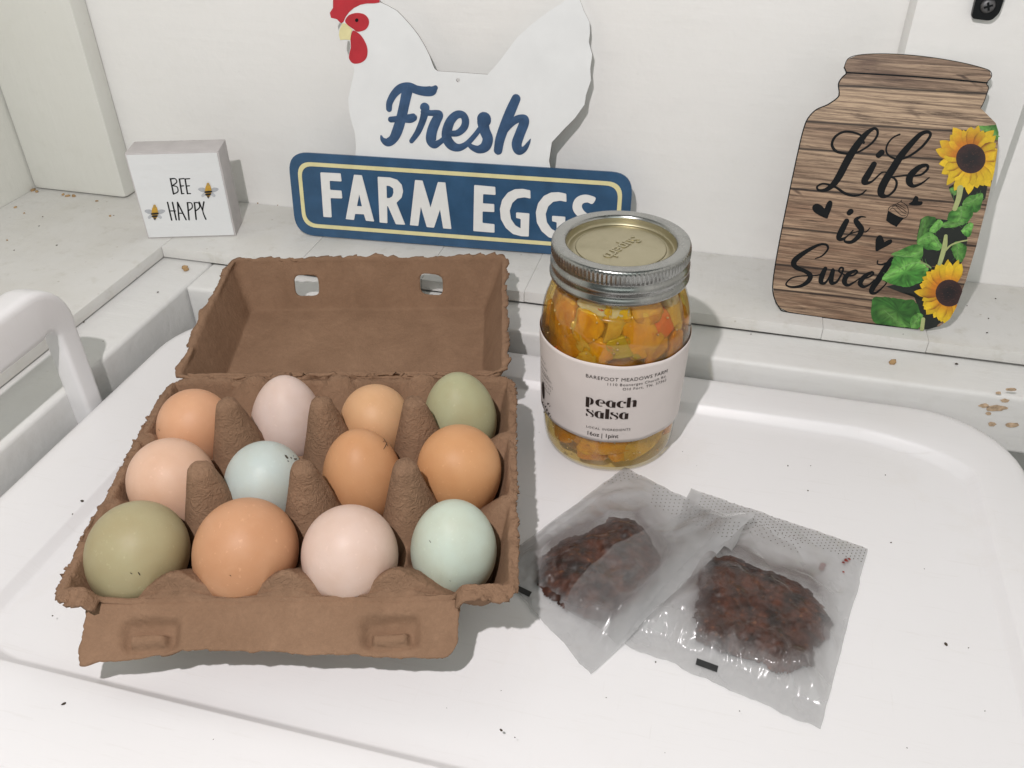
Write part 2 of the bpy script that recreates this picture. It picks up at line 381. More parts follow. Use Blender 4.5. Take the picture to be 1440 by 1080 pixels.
rl = box('left_rail', (-.4235, -.1, -.0275), (-.3775, .5225, .0140), M_rail, bev=.003, seg=3); tag(rl, kind='structure')
# bare wood where the paint has flaked off the back rail (flat marks on its front face)
Vp, Fp = [], []
for cx, cy, rx, ry in ((1402, 573, 15, 4), (1413, 563, 6, 2.5), (1384, 570, 7, 3), (1395, 596, 6, 3), (1424, 597, 8, 3), (1421, 547, 7, 2), (1404, 552, 4, 2), (1390, 581, 4, 2)):
    P = []
    for k in range(16):
        a = k / 16 * 6.283; q = 1 + .5 * nz(math.cos(a) * 2 + cx, math.sin(a) * 2, 3.3)
        h = on_y(cx + rx * q * math.cos(a), cy + ry * q * math.sin(a), .4812); P.append((h.x, h.z))
    b0 = len(Vp); plate([P], 0, .0004, Vp, Fp)
obj('bare_wood_patch', [(a, .4810 - c, b) for a, b, c in Vp], Fp, M_bare, rb, False)
# ------------------------------------------------------------------ cooler
cool = empty('cooler', Vector((-.088, .30, -.35)), 'white plastic cooler whose recessed lid carries the egg carton and jar', 'cooler')
def rrect(x0, x1, y0, y1, r, n=10):
    P = []
    for cx, cy, a0 in ((x1 - r, y1 - r, 0), (x0 + r, y1 - r, 90), (x0 + r, y0 + r, 180), (x1 - r, y0 + r, 270)):
        for k in range(n + 1):
            a = math.radians(a0 + 90 * k / n); P.append((cx + r * math.cos(a), cy + r * math.sin(a)))
    return P
def loft(loops, cap0=True, cap1=True):
    V, F = [], []; n = len(loops[0])
    for L in loops: V += L
    for i in range(len(loops) - 1):
        for k in range(n):
            j = (k + 1) % n; F.append((i * n + k, i * n + j, (i + 1) * n + j, (i + 1) * n + k))
    if cap0: F.append(tuple(range(n))[::-1])
    if cap1: F.append(tuple((len(loops) - 1) * n + k for k in range(n)))
    return V, F
LX0, LX1, LY0, LY1 = -.3625, .186, .035, .4725
def lidloop(ins, z, r=.055): return [(a, b, z) for a, b in rrect(LX0 + ins, LX1 - ins, LY0 + ins, LY1 - ins, r - ins * .8)]
PX0, PX1, PY0, PY1 = -.309, .1545, .178, .4385
def panloop(ins, z):
    # the recess: its corners are cut by long soft chamfers
    out = []
    x0, x1, y0, y1 = PX0 + ins, PX1 - ins, PY0 + ins, PY1 - ins
    cs = [((x1, y1), .062, .027), ((x0, y1), .062, .027), ((x0, y0), .026, .014), ((x1, y0), .062, .027)]
    sx = [1, -1, -1, 1]; sy = [1, 1, -1, -1]
    for i, ((cx, cy), ax, ay) in enumerate(cs):
        A = Vector((cx, cy - sy[i] * ay)); B = Vector((cx - sx[i] * ax, cy))
        if i in (1, 3): A, B = B, A
        for k in range(11):
            t = k / 10; c = Vector((cx - sx[i] * ax * .22, cy - sy[i] * ay * .22)); q = (1 - t) ** 2 * A + 2 * t * (1 - t) * c + t * t * B; out.append((q.x, q.y, z))
    return out
loops = [lidloop(.012, -.030), lidloop(.002, -.030), lidloop(0, -.027), lidloop(0, -.001), lidloop(.0012, .0030), lidloop(.004, .0048), lidloop(.008, .0053)]
loops += [panloop(-.012, .0053), panloop(-.0034, .0053), panloop(-.0026, .0050), panloop(-.0020, .0043), panloop(.0012, .0008), panloop(.0020, .0002), panloop(.0030, 0), panloop(.012, 0.0)]
V, F = loft(loops, True, True)
CP = Vector((-.088, .30, -.35))
def loc(V, p): return [tuple(Vector(v) - p) for v in V]
obj('lid', loc(V, CP), F, M_plast, cool)
bl = [[(a, b, z) for a, b in rrect(-.3735 + i, .1985 - i, .03 + i, .4795 - i, .05)] for i, z in ((.012, -.35), (.012, -.06), (.0, -.055), (.0, -.034), (.002, -.0315))]
V, F = loft(bl); obj('body', loc(V, CP), F, M_plast, cool)
# swing-up carrying handle at the left side: arm, then the grip running towards the viewer
def sweep(path, sec):
    """sec(i) -> list of (a, b) section points on the axes (world x, normal)"""
    V, F = [], []; n = None
    for i, (p, nm) in enumerate(path):
        S = sec(i); n = len(S)
        V += [tuple(Vector(p) + Vector((1, 0, 0)) * a + Vector(nm) * b) for a, b in S]
    for i in range(len(path) - 1):
        for k in range(n):
            j = (k + 1) % n; F.append((i * n + k, i * n + j, (i + 1) * n + j, (i + 1) * n + k))
    F.append(tuple(range(n))[::-1]); F.append(tuple((len(path) - 1) * n + k for k in range(n))); return V, F
hx = -.3715
path = []
for z in (-.045, -.01, .02, .045, .056): path.append(((hx, .3535, z), (0, 1, 0)))
for k in range(1, 9):
    a = math.radians(90 * k / 8); path.append(((hx, .3535 - .020 + .020 * math.cos(a), .056 + .021 * math.sin(a)), (0, math.cos(a), math.sin(a))))
for y in (.30, .25, .20, .16): path.append(((hx, y, .077), (0, 0, 1)))
def hsec(i):
    t = min(1, max(0, (i - 4) / 8)); hw = .0070 + .0026 * t; hh = .0072 + .0078 * t
    return fillet([(-hw, -hh), (hw, -hh), (hw, hh), (-hw, hh)], .0030 + .0022 * t, 4)
V, F = sweep(path, hsec)
h = obj('handle', loc(V, CP), F, M_plast, cool)
# ------------------------------------------------------------------ small dirt
def specks(name, items, mat, kindz=.0003):
    V, F = [], []
    for p, r in items:
        bm = bmesh.new(); bmesh.ops.create_icosphere(bm, subdivisions=1, radius=1); b = len(V); q = random.random() * 6
        for v in bm.verts:
            s = 1 + .45 * nz(v.co.x + p[0] * 99, v.co.y + q, v.co.z, 1.3)
            x, y = v.co.x * r * s * 1.5, v.co.y * r * s
            V.append((p[0] + x * math.cos(q) - y * math.sin(q), p[1] + x * math.sin(q) + y * math.cos(q), p[2] + v.co.z * r * s * .7 + r * .3))
        F += [tuple(b + v.index for v in f.verts) for f in bm.faces]; bm.free()
    o = obj(name, V, F, mat); tag(o, kind='stuff'); return o
L = []
for px, py, r in ((90, 990, 1.0), (705, 1027, .8), (1330, 906, 1.0), (1362, 911, .35), (1136, 690, .6), (1108, 655, .55), (1123, 598, .7), (1140, 655, .4), (1245, 668, .45), (1253, 763, .5), (116, 705, 1.1), (102, 723, .5), (74, 866, .5), (922, 931, .5), (724, 1037, .35), (1385, 1000, .3), (1040, 1000, .3), (960, 635, .3), (300, 1040, .3), (1300, 800, .3)):
    L.append((on_z(px, py, .0001 if 500 < px < 1420 and py < 1000 else .0052), .0007 * r))
for _ in range(12):
    L.append((Vector((random.uniform(-.1, .15), random.uniform(.19, .43), .0001)), random.uniform(.00012, .00028)))
L += [(on_z(px, py, ZL), .0006 * r) for px, py, r in ((60, 305, .9), (55, 318, .8), (20, 352, .8), (80, 345, 1.0), (160, 303, .7), (14, 425, .7), (145, 480, .5), (1390, 448, .8), (1400, 420, .7), (1360, 430, .6), (1388, 468, .8), (1310, 455, .6), (1270, 470, .5))]
L += [(on_z(px, py, .0145), .0007 * r) for px, py, r in ((222, 411, .8), (1345, 512, 1.2), (118, 453, .7), (1056, 470, .5))]
specks('dirt', L, M_speck)
L = [(on_z(px, py, ZL), .0012 * r * .8) for px, py, r in ((47, 268, 1.9), (52, 270, 1.5), (89, 274, 1.4), (95, 276, 1.7), (104, 276, 1.8), (136, 283, 1.1), (363, 285, 1.5), (370, 284, 1.6), (391, 288, 1.5), (22, 292, 1.2), (10, 338, .8), (155, 304, 1.0), (34, 300, .8))]
L += [(on_z(px, py, .0145), .0012 * r) for px, py, r in ((260, 377, 2.0), (1255, 510, 1.8), (262, 380, 1.3))]
specks('wood_crumbs', L, M_chip)
# ------------------------------------------------------------------ egg carton
OC = Vector((-.1785, .2894, 0)); YC = math.radians(14.86)
MC = Matrix.Translation(OC) @ Matrix.Rotation(YC, 4, 'Z')
carton = empty('egg_carton', MC, 'open brown moulded pulp carton holding a dozen mixed eggs', 'egg carton')
mm = .001
PU = [-46.5, 1.0, 48.0]; PV = [-25.0, 24.0]; CU = [-70.5, -22.8, 24.5, 72.0]; CV = [-49.0, -.5, 47.5]
def tray_h(u, v):
    u = np.asarray(u, float); v = np.asarray(v, float)
    z = np.full(u.shape, 99.0)
    for cu in CU:
        for cv in CV:
            du = np.abs(u - cu) / 23.6; dv = np.abs(v - cv) / 24.2
            r = (du ** 3 + dv ** 3) ** (1 / 3)
            z = np.minimum(z, 4 + 27 * sm(.48, 1.02, r) + 10 * sm(.98, 1.25, r))
    din = np.minimum(np.minimum(u + 92.5, 96.5 - u), np.minimum(v + 77.5, 73 - v)); cw = sm(-84, -76, u) * sm(78, 70, u); RZ = 44.0 - 8.0 * sm(-45, -76, v) * cw + np.where((u < -60) | (u > 70), 1.5, 0)
    z = np.maximum(z, RZ - 3.4 * np.maximum(din, 0)); z = np.where(din < 0, RZ + .12 * din, z)
    def cone(d, top, r0=5.5, k=.11, sl=3.0):
        return np.where(d < r0, top - k * d * d, top - k * r0 * r0 - (d - r0) * sl)
    for pu in PU:
        for pv in PV:
            du_ = u - pu; d = np.hypot(np.where(du_ > 0, du_ * .93, du_ * 1.22), (v - pv) * .95); c = cone(d, 68.5, 5.6, .085, 3.3)
            h = np.clip(.5 + .5 * (c - z) / 3, 0, 1); z = z * (1 - h) + c * h + 3 * h * (1 - h) * .6
        for pv, top in ((-74.0, 49.5), (73, 49.0)):
            d = np.hypot(u - pu, (v - pv) * 1.25); c = cone(d, top, 4.2, .09, .82) if pv < 0 else cone(d, top, 5, .06, 1.15)
            c = np.where((v < pv) if pv < 0 else (v > pv), c - np.abs(v - pv) * 3.2, c)
            z = np.maximum(z, c)
    for pu in (-93.5, 97):
        for pv in PV:
            d = np.hypot((u - pu) * .8, v - pv); z = np.maximum(z, cone(d, 45.5, 4, .06, 1.3))
    return z
U = np.linspace(-97.5, 101.5, 250); Vv = np.linspace(-85.5, 77.0, 206)
uu, vv = np.meshgrid(U, Vv, indexing='ij'); hh = tray_h(uu, vv)
V = []; 
for i in range(len(U)):
    for j in range(len(Vv)):
        u, v, z = U[i], Vv[j], hh[i, j]
        e = min(u - U[0], U[-1] - u, v - Vv[0], Vv[-1] - v)
        k = max(0, 1 - e / 7.0)
        if v < -66 and -82 < u < 76: k *= .10
        if v > 70 and -84 < u < 86: k *= .3
        fw = 1.5 if u < -70 else (1.2 if u > 60 else 1.0)
        fw = min(1.25, fw * (.35 + 1.5 * abs(fbm(u, v, 41, .045, 2))))
        n1 = fbm(u, v, 0, .055, 5); n2 = fbm(u, v, 7, .16, 4); n3 = fbm(u, v, 3, .9, 3); n4 = fbm(u + 31, v, 11, .30, 3)
        wr = 1.0 if z > 40 else .35
        cu = max(-1, min(1, (u - 2) / 97)); cv = max(-1, min(1, (v + 3) / 80))
        V.append(((u + 2.3 * n2 * k * fw + .40 * k * n3 + n3 * .16 + n4 * .3 * wr) * mm, (v + 1.9 * fbm(v, u, 5, .14, 4) * k * fw + .35 * k * n3 + n4 * .3 * wr) * mm, (z + n1 * .7 + n3 * .32 * wr + n4 * .5 * wr + k * (2.0 * n2 - 1.0 * (abs(cu) > .9) * (abs(cv) > .8))) * mm))
nv = len(Vv)
F = [(i * nv + j, (i + 1) * nv + j, (i + 1) * nv + j + 1, i * nv + j + 1) for i in range(len(U) - 1) for j in range(nv - 1)]
def corner_cut(f):
    c = sum((Vector(V[k]) for k in f), Vector()) / 4 / mm
    dx = max(0, abs(c.x - 2) - 87); dy = max(0, abs(c.y + 5) - 70); return dx * dx + dy * dy < 11.6 ** 2
F = [f for f in F if corner_cut(f) and not (V[f[0]][1] < -.0795 and -.079 < V[f[0]][0] < .073)]
tray = solid(obj('tray', V, F, M_pulpw, carton), .0017)
# front locking flap, folded out and down, with its two pressed buttons
V = []; nu, ns = 150, 30
for i in range(nu):
    for j in range(ns):
        s = j / (ns - 1); a = i / (nu - 1)
        uL = -84.5 - .5 * s; uR = 75.5 - 1.0 * s
        u = uL + (uR - uL) * a
        le = 24 + 1.6 * math.sin(a * 7.0 + 2.0) + .9 * math.sin(a * 15) + (2.2 * (1 - sm(0, .08, a))) - 1.5 * sm(.45, .5, a) * (1 - sm(.5, .62, a))
        if a > .965: le -= 5.5 * ((a - .965) / .035) ** 2
        d = le * s
        v = -77.0 - d * math.cos(math.radians(36)) * 1.0; z = 38.0 - d * math.sin(math.radians(36)) + 1.0 * math.sin(s * 3.14) 
        for bu in (-56, 46):
            q = sm(0, 2.2, 8.5 - abs(u - bu)) * sm(0, 1.8, 3.0 - abs(d - 18.6)); z += 4.6 * float(q); v -= 2.6 * float(q)
            q2 = sm(14, 9, abs(u - bu)) * sm(8.0, 3.0, abs(d - 15.5)); z -= 3.6 * float(q2) * (1 - .6 * float(q)); v += 1.6 * float(q2); 
        ed = min(s * 8, (1 - s) * 8, a * 40, (1 - a) * 40); k = max(0, 1 - ed) if s > .06 else 0
        n = fbm(u, d, 2, .22, 4); n3 = fbm(u, d, 9, .8, 3); n5 = fbm(u, d, 31, .05, 3)
        V.append(((u + (n + .5 * n3) * k * (1.0 if a < .5 else .5)) * mm, (v + (.5 * n + .3 * n3) * k * .6 + .3 * n) * mm, (z + .35 * n + .15 * n3 + 1.0 * n5 + .7 * float(sm(.16, .05, s)) * math.sin(s * 60) + (.9 * fbm(u, d, 44, .35, 4)) * float(sm(14, 8, min(abs(u + 56), abs(u - 46)))) * float(sm(3, 7, d)) * float(sm(15, 11, d))) * mm))
F = [(i * ns + j, i * ns + j + 1, (i + 1) * ns + j + 1, (i + 1) * ns + j) for i in range(nu - 1) for j in range(ns - 1)]
solid(obj('flap', V, F, M_pulp, carton), .0016)
# lid: opened right back, lying upside down against the ledge
def lid_loop(u0, u1, v0, v1, r, z0, z1, n=120):
    P = []
    per = [((u0 + r, v0), (u1 - r, v0)), ((u1, v0 + r), (u1, v1 - r)), ((u1 - r, v1), (u0 + r, v1)), ((u0, v1 - r), (u0, v0 + r))]
    cs = [(u1 - r, v0 + r, -90), (u1 - r, v1 - r, 0), (u0 + r, v1 - r, 90), (u0 + r, v0 + r, 180)]
    for (a, b), (cx, cy, a0) in zip(per, cs):
        for k in range(n): t = k / n; P.append((a[0] + (b[0] - a[0]) * t, a[1] + (b[1] - a[1]) * t))
        for k in range(10): an = math.radians(a0 + 9 * k); P.append((cx + r * math.cos(an), cy + r * math.sin(an)))
    return [(x, y, z0 + (z1 - z0) * (y - v0) / (v1 - v0)) for x, y in P]
rings = []
prof = [(-1, 0), (-.45, .01), (0, .0), (.02, .08), *[(.10 + .80 * k / 17, .16 + .78 * k / 17) for k in range(18)], (.95, .975), (1.0, .99), (1.12, 1.0)]
rim = (-91, 92.5, 77.5, 204, 7, 46, 54); flo = (-81.5, 79, 93, 192, 6, 11, 19.5)
for a, dz in prof:
    if a < 0: p = [r_ + d * (-a) for r_, d in zip(rim, (-3.6, 3.6, -.5, 2.2, 1.5, 0, 0))]
    else: p = [r_ + (f_ - r_) * a for r_, f_ in zip(rim[:5], flo[:5])] + [rim[5] + (flo[5] - rim[5]) * dz, rim[6] + (flo[6] - rim[6]) * dz]
    rings.append(lid_loop(*p))
for s in (.88, .72, .52, .3, .1):
    c = (-1, 142); L0 = rings[len(prof) - 1]
    rings.append([(c[0] + (x - c[0]) * s, c[1] + (y - c[1]) * s, flo[5] + (flo[6] - flo[5]) * ((c[1] + (y - c[1]) * s) - flo[2]) / (flo[3] - flo[2])) for x, y, z in L0])
V = []; nL = len(rings[0]); HV = set()
for ri, R_ in enumerate(rings):
    ed = (1.0, .55, .25)[ri] if ri < 3 else 0
    for k, (x, y, z) in enumerate(R_):
        n1 = fbm(x, y, z, .05, 4); n2 = fbm(x, y, 4, .20, 4); n3 = fbm(x, y, z, .7, 3)
        wv = 2.4 * fbm(x, y, 17, .035, 3) if (y > 200 or x < -85) else 1.0 * n1
        V.append(((x + ed * (1.3 * n2 + .5 * n3 + 1.6 * fbm(x, y, 8, .09, 3)) + .2 * n3 + (ed > 0) * (x < -80) * 2.0 * n1) * mm, (y + ed * (1.3 * n2 + .5 * n3 + 1.4 * fbm(x, y, 28, .09, 3)) + .2 * n3) * mm, (z + .5 * n1 + ed * (1.2 * n2 + wv) + .15 * n3) * mm))
F = []
for i in range(len(rings) - 1):
    for k in range(nL):
        j = (k + 1) % nL; f = (i * nL + k, i * nL + j, (i + 1) * nL + j, (i + 1) * nL + k)
        c = sum((Vector(V[q]) for q in f), Vector()) / 4 / mm
        hole = False
        if c.y > 150 and 4 <= i <= 22:
            for hc, hw in ((-42.5, 8.4), (43.5, 7.8)):
                hole = hole or (abs(c.x - hc) / hw) ** 4 + (abs(i - 11.5 - (.06 * (c.x - hc) if hc > 0 else 0)) / 4.1) ** 4 < 1
        if not hole: F.append(f)
        else: HV.update(f)
for q in HV & {k for f in F for k in f}:
    # settle the openings' rims on a rounded outline
    ri, k = divmod(q, nL); x = V[q][0] / mm; hc, hw = (-42.5, 8.4) if x < 0 else (43.5, 7.8); r0 = 12 + (.06 * (x - hc) if hc > 0 else 0)
    dx, dr = (x - hc) / hw, (ri - r0) / 4.4; rr = (dx ** 4 + dr ** 4) ** .25; xn = hc + hw * dx / rr; rn = min(len(rings) - 2, max(0, r0 + 4.4 * dr / rr)); i0 = int(rn); t_ = rn - i0
    a_, b_ = V[i0 * nL + k], V[(i0 + 1) * nL + k]; V[q] = (xn * mm, a_[1] + (b_[1] - a_[1]) * t_, a_[2] + (b_[2] - a_[2]) * t_)
F.append(tuple((len(rings) - 1) * nL + k for k in range(nL)))
V2 = V
ltop = solid(obj('lid', V2, F, M_pulp, carton), .0017, -1)
V = []; nu, ns = 140, 8
for i in range(nu):
    for j in range(ns):
        s = j / (ns - 1); u = -87 + 176 * i / (nu - 1); n = fbm(u, s * 6, 1, .2, 4)
        V.append((u * mm, (74.0 + 5.5 * s + .5 * n) * mm, (43.2 + 2.6 * s - 2.5 * math.sin(s * 3.14) + .5 * n) * mm))
F = [(i * ns + j, (i + 1) * ns + j, (i + 1) * ns + j + 1, i * ns + j + 1) for i in range(nu - 1) for j in range(ns - 1)]
solid(obj('hinge', V, F, M_pulp, carton), .0015)
# ------------------------------------------------------------------ eggs
EG = [  # px centre, width px, length ratio, pointed end up?, tilt (toward u, toward v), colour, label
 ('tan', 274, 607, 102, 1.22, -.10, (8, 10), (.68, .38, .225), 'tan orange egg in the far left corner cup of the carton'),
 ('pinkwhite', 404, 591, 101, 1.38, .14, (3, 5), (.70, .56, .50), 'pale pinkish white pointed egg in the carton back row'),
 ('apricot', 528, 599, 98, 1.26, -.10, (4, 4), (.68, .41, .225), 'apricot tan egg in the back row beside the light olive green egg'),
 ('lightolive', 647, 585, 103, 1.30, .10, (-3, 5), (.43, .43, .265), 'light olive green egg in the far right corner cup of the carton'),
 ('peach', 246, 687, 120, 1.25, -.10, (-10, 6), (.73, .49, .36), 'pale peach egg between the far left tan egg and the large olive egg'),
 ('paleblue', 374, 688, 113, 1.28, -.10, (6, 4), (.53, .60, .575), 'pale blue egg with a dark smudge near its top'),
 ('copper', 510, 670, 112, 1.32, .08, (-3, 6), (.60, .315, .155), 'orange brown egg with thin dark scratches near its top'),
 ('orange', 646, 667, 119, 1.24, -.10, (0, 4), (.63, .335, .16), 'round orange brown egg in the middle row at the right side'),
 ('darkolive', 193, 783, 139, 1.19, -.08, (20, 8), (.41, .365, .215), 'large dark olive green egg in the near left corner cup'),
 ('rust', 345, 783, 145, 1.20, -.10, (16, 6), (.585, .315, .175), 'darkest rust orange egg in the carton front row'),
 ('blush', 493, 787, 135, 1.22, -.10, (2, 0), (.70, .535, .455), 'pale blush pink egg in the carton front row'),
 ('mint', 638, 771, 122, 1.26, .06, (2, 2), (.56, .64, .55), 'pale mint green egg in the near right corner cup'),
]
EGGO = {}
for i, (key, px, py, wpx, ratio, kk, (tu, tv), c, lab) in enumerate(EG):
    zc = .0405
    P = on_z(px, py, zc); dist = (P - CAM_P).dot(CAM_F); b = wpx / FPX * dist / 2; a = b * ratio
    zc = max(.0385, a + .0085 - .002); P = on_z(px, py, min(zc, .043)); 
    V, F = [], []; nt, npn = 40, 56
    V.append((0, 0, a))
    for k in range(1, nt):
        t = math.pi * k / nt; r = b * math.sin(t) * (1 - kk * math.cos(t)) / (1 + .5 * kk * kk)
        V += [(r * math.cos(2 * math.pi * q / npn), r * math.sin(2 * math.pi * q / npn), a * math.cos(t)) for q in range(npn)]
    V.append((0, 0, -a))
    for q in range(npn): F.append((0, 1 + q, 1 + (q + 1) % npn))
    for k in range(nt - 2):
        for q in range(npn):
            A = 1 + k * npn; F.append((A + q, A + npn + q, A + npn + (q + 1) % npn, A + (q + 1) % npn))
    A = 1 + (nt - 2) * npn
    for q in range(npn): F.append((A + q, len(V) - 1, A + (q + 1) % npn))
    sp = {'paleblue': .18, 'rust': .35, 'copper': .35, 'orange': .3, 'darkolive': .3}.get(key, .2)
    e = obj('egg', V, F, egg_mat('eggshell_' + key, c, sp)); tag(e, lab, 'egg', 'eggs in the carton')
    e.matrix_world = Matrix.Translation(P) @ Matrix.Rotation(YC, 4, 'Z') @ Matrix.Rotation(math.radians(tu), 4, 'Y') @ Matrix.Rotation(math.radians(-tv), 4, 'X') @ Matrix.Rotation(i * 1.3, 4, 'Z')
    EGGO[key] = (e, BVHTree.FromPolygons([Vector(v) for v in V], F))
def egg_marks(key, strokes):
    e, bv = EGGO[key]; inv = e.matrix_world.inverted(); o0 = inv @ CAM_P; V, F = [], []
    for S in strokes:
        prev = None
        for px, py, wd in cat_open(S, 5):
            d = (inv.to_3x3() @ ray(px, py)).normalized(); h, n, _, _ = bv.ray_cast(o0, d)
            if h is None: prev = None; continue
            side = n.cross(Vector((.3, .9, .2))).normalized() if prev is None else (h - prev[0]).cross(n).normalized()
            wm = wd / FPX * .45 / 3.4; b = len(V); V += [tuple(h + n * .00012 + side * wm), tuple(h + n * .0002 - side * wm)]
            if prev is not None: F.append((b - 2, b - 1, b + 1, b))
            prev = (h, b)
    if F: obj('dirt_mark', V, F, M_speck, e)
egg_marks('paleblue', [[(401, 640, 4), (403, 643, 6), (405, 645, 4)], [(408, 643, 3), (410, 645, 4)], [(413, 645, 3), (415, 646, 4), (417, 645, 2)], [(420, 645, 3), (422, 646, 2)], [(404, 648, 2), (406, 649, 2)], [(412, 641, 2), (413, 642, 2)]])
egg_marks('copper', [[(538, 614, 1), (540, 618, 1.6), (543, 623, 1.8), (545, 628, 1)], [(541, 620, 1.2), (538, 622, .6)], [(545, 620, .8), (542, 627, 1.6), (539, 632, .8)]])
egg_marks('darkolive', [[(194, 804, 1.5), (196, 807, 2.5), (197, 809, 1)], [(183, 805, 2), (186, 807, 2)]])
egg_marks('rust', [[(323, 808, 1.5), (325, 810, 2)]])
egg_marks('mint', [[(604, 760, 1.5), (606, 763, 1.5)], [(632, 816, 1.2), (634, 817, 1.2)]])
egg_marks('tan', [[(223, 603, 1.5), (225, 606, 2)]])
# ------------------------------------------------------------------ jar of salsa
JP = Vector((-.0486, .4058, 0))
jar = empty('salsa_jar', JP, 'glass jar of chunky yellow peach salsa with white paper label', 'jar')
gprof = smooth_prof([(.0005, .0035), (.024, .0032), (.0325, .0006), (.0352, .0010), (.0372, .0045), (.0383, .012), (.0390, .030), (.0399, .050), (.0407, .068), (.0407, .080), (.0396, .090), (.0371, .0985), (.0347, .1045), (.0338, .110), (.0335, .122), (.0325, .1262)], 5)
V, F = lathe(gprof, 112); obj('glass', V, F, glass_mat(), jar)
def r_glass(z):
    best = min(range(len(gprof) - 1), key=lambda k: abs(gprof[k][1] - z) if k > 20 else 9); return gprof[best][0]
def liquid_mat():
    t = NT('salsa_brine'); co = t.coords(); n = t.noise(co, 55, 4, .6, .8); n2 = t.noise(co, 160, 4, .6)
    c = t.ramp(n, [(.30, (.11, .035, .003)), (.48, (.26, .10, .005)), (.62, (.42, .20, .010)), (.78, (.44, .26, .03))]); c = t.mix(t.ramp(n2, [(.55, 0.0), (.8, .4)]), c, (.50, .20, .012))
    t.base(c); t.p(Roughness=.3); t.b.inputs['Subsurface Weight'].default_value = .7; t.b.inputs['Subsurface Radius'].default_value = (1, .6, .12); t.b.inputs['Subsurface Scale'].default_value = .014
    return t.m
lp = [(.0005, .0050)] + [(r_glass(z) - .0046, z) for z in np.linspace(.0085, .100, 34)] + [(.0005, .1005)]
V, F = lathe(lp, 72); obj('salsa_base', V, F, liquid_mat(), jar)
def brine_mat():
    t = NT('clear_brine'); tr = t.add('ShaderNodeBsdfTransparent'); tr.inputs[0].default_value = (1.0, .86, .46, 1)
    co = t.coords(); n = t.noise(co, 60, 4, .6, 1.0); t.base(t.mix(t.ramp(n, [(.3, 0.0), (.7, 1.0)]), (.44, .21, .005), (.48, .30, .03))); t.p(Roughness=.2)
    m = t.add('ShaderNodeMixShader'); f = t.ramp(n, [(.35, .10), (.75, .40)]); t.link(f, m.inputs[0]); t.link(tr.outputs[0], m.inputs[1]); t.link(t.b.outputs[0], m.inputs[2]); t.link(m.outputs[0], t.out.inputs[0]); return t.m
lp = [(r_glass(z) - .00075, z) for z in np.linspace(.0048, .1015, 40)] + [(.0005, .1018)]
V, F = lathe(lp, 96); obj('brine', V, F, brine_mat(), jar)
def chunk_mat(name, c, c2, sss=.6, rough=.22):
    t = NT(name); co = t.coords(); n = t.noise(co, 95, 5, .65, 1.5); t.base(t.mix(t.ramp(n, [(.3, 0.0), (.7, 1.0)]), c, c2)); t.p(Roughness=rough)
    t.b.inputs['Subsurface Weight'].default_value = sss; t.b.inputs['Subsurface Radius'].default_value = (1, .6, .15); t.b.inputs['Subsurface Scale'].default_value = .010
    t.p(Normal=t.bump(t.noise(co, 420, 3), .3, .0006)); return t.m
CM = {'peach_chunk': chunk_mat('peach_flesh', (.72, .42, .008), (.50, .21, .005)), 'onion_piece': chunk_mat('onion', (.60, .48, .24), (.50, .33, .09)),
      'red_pepper': chunk_mat('red_pepper', (.68, .06, .008), (.58, .12, .015)), 'green_pepper': chunk_mat('green_pepper', (.34, .33, .03), (.42, .34, .03))}
CM2 = chunk_mat('peach_orange', (.62, .31, .007), (.36, .12, .004))
def chunk(kind, ang, z, sa, sz, rot=0, mat=None, lift=0):
    dep = random.uniform(0, .0014); sa *= 1.32; sz *= 1.30
    """a diced piece pressed against the inside of the glass; sa, sz half sizes along the glass"""
    bm = bmesh.new(); bmesh.ops.create_cube(bm, size=2); bmesh.ops.bevel(bm, geom=list(bm.edges), offset=.55, segments=4, affect='EDGES', profile=.5)
    bmesh.ops.subdivide_edges(bm, edges=list(bm.edges), cuts=1, use_grid_fill=True)
    sd = random.random() * 50; V = []
    for v in bm.verts:
        n = 1.12 + .55 * nz(v.co.x + sd, v.co.y, v.co.z, .75) + .10 * nz(v.co.x * 3 + sd, v.co.y * 3, v.co.z * 3); a, b, c = v.co.x * sa * n, v.co.y * sz * n, v.co.z * .0058 * n
        x, y = a * math.cos(rot) - b * math.sin(rot), a * math.sin(rot) + b * math.cos(rot)
        zz = z + y; R_ = r_glass(max(.008, min(.106, zz))); r = min(R_ - .0011 - lift - .0010 * max(0, nz(v.co.x * 1.5 + sd, v.co.y * 1.5, 9)), R_ - .0062 - dep + c); th = math.radians(ang) + x / R_
        V.append((r * math.cos(th), r * math.sin(th), max(.007, zz)))
    F = [tuple(v.index for v in f.verts) for f in bm.faces]; bm.free()
    return obj(kind, V, F, mat or CM[kind], jar)
def cyl_at(px, py):
    R_ = .0395
    for _ in range(4):
        d = ray(px, py); o_ = CAM_P - JP; a = d.x ** 2 + d.y ** 2; b = 2 * (o_.x * d.x + o_.y * d.y); c = o_.x ** 2 + o_.y ** 2 - R_ * R_
        D = b * b - 4 * a * c; D = max(D, 0); t = (-b - math.sqrt(D)) / 2 / a; q = o_ + d * t; R_ = r_glass(max(.004, min(.106, q.z))) - .001
    return math.degrees(math.atan2(q.y, q.x)), q.z
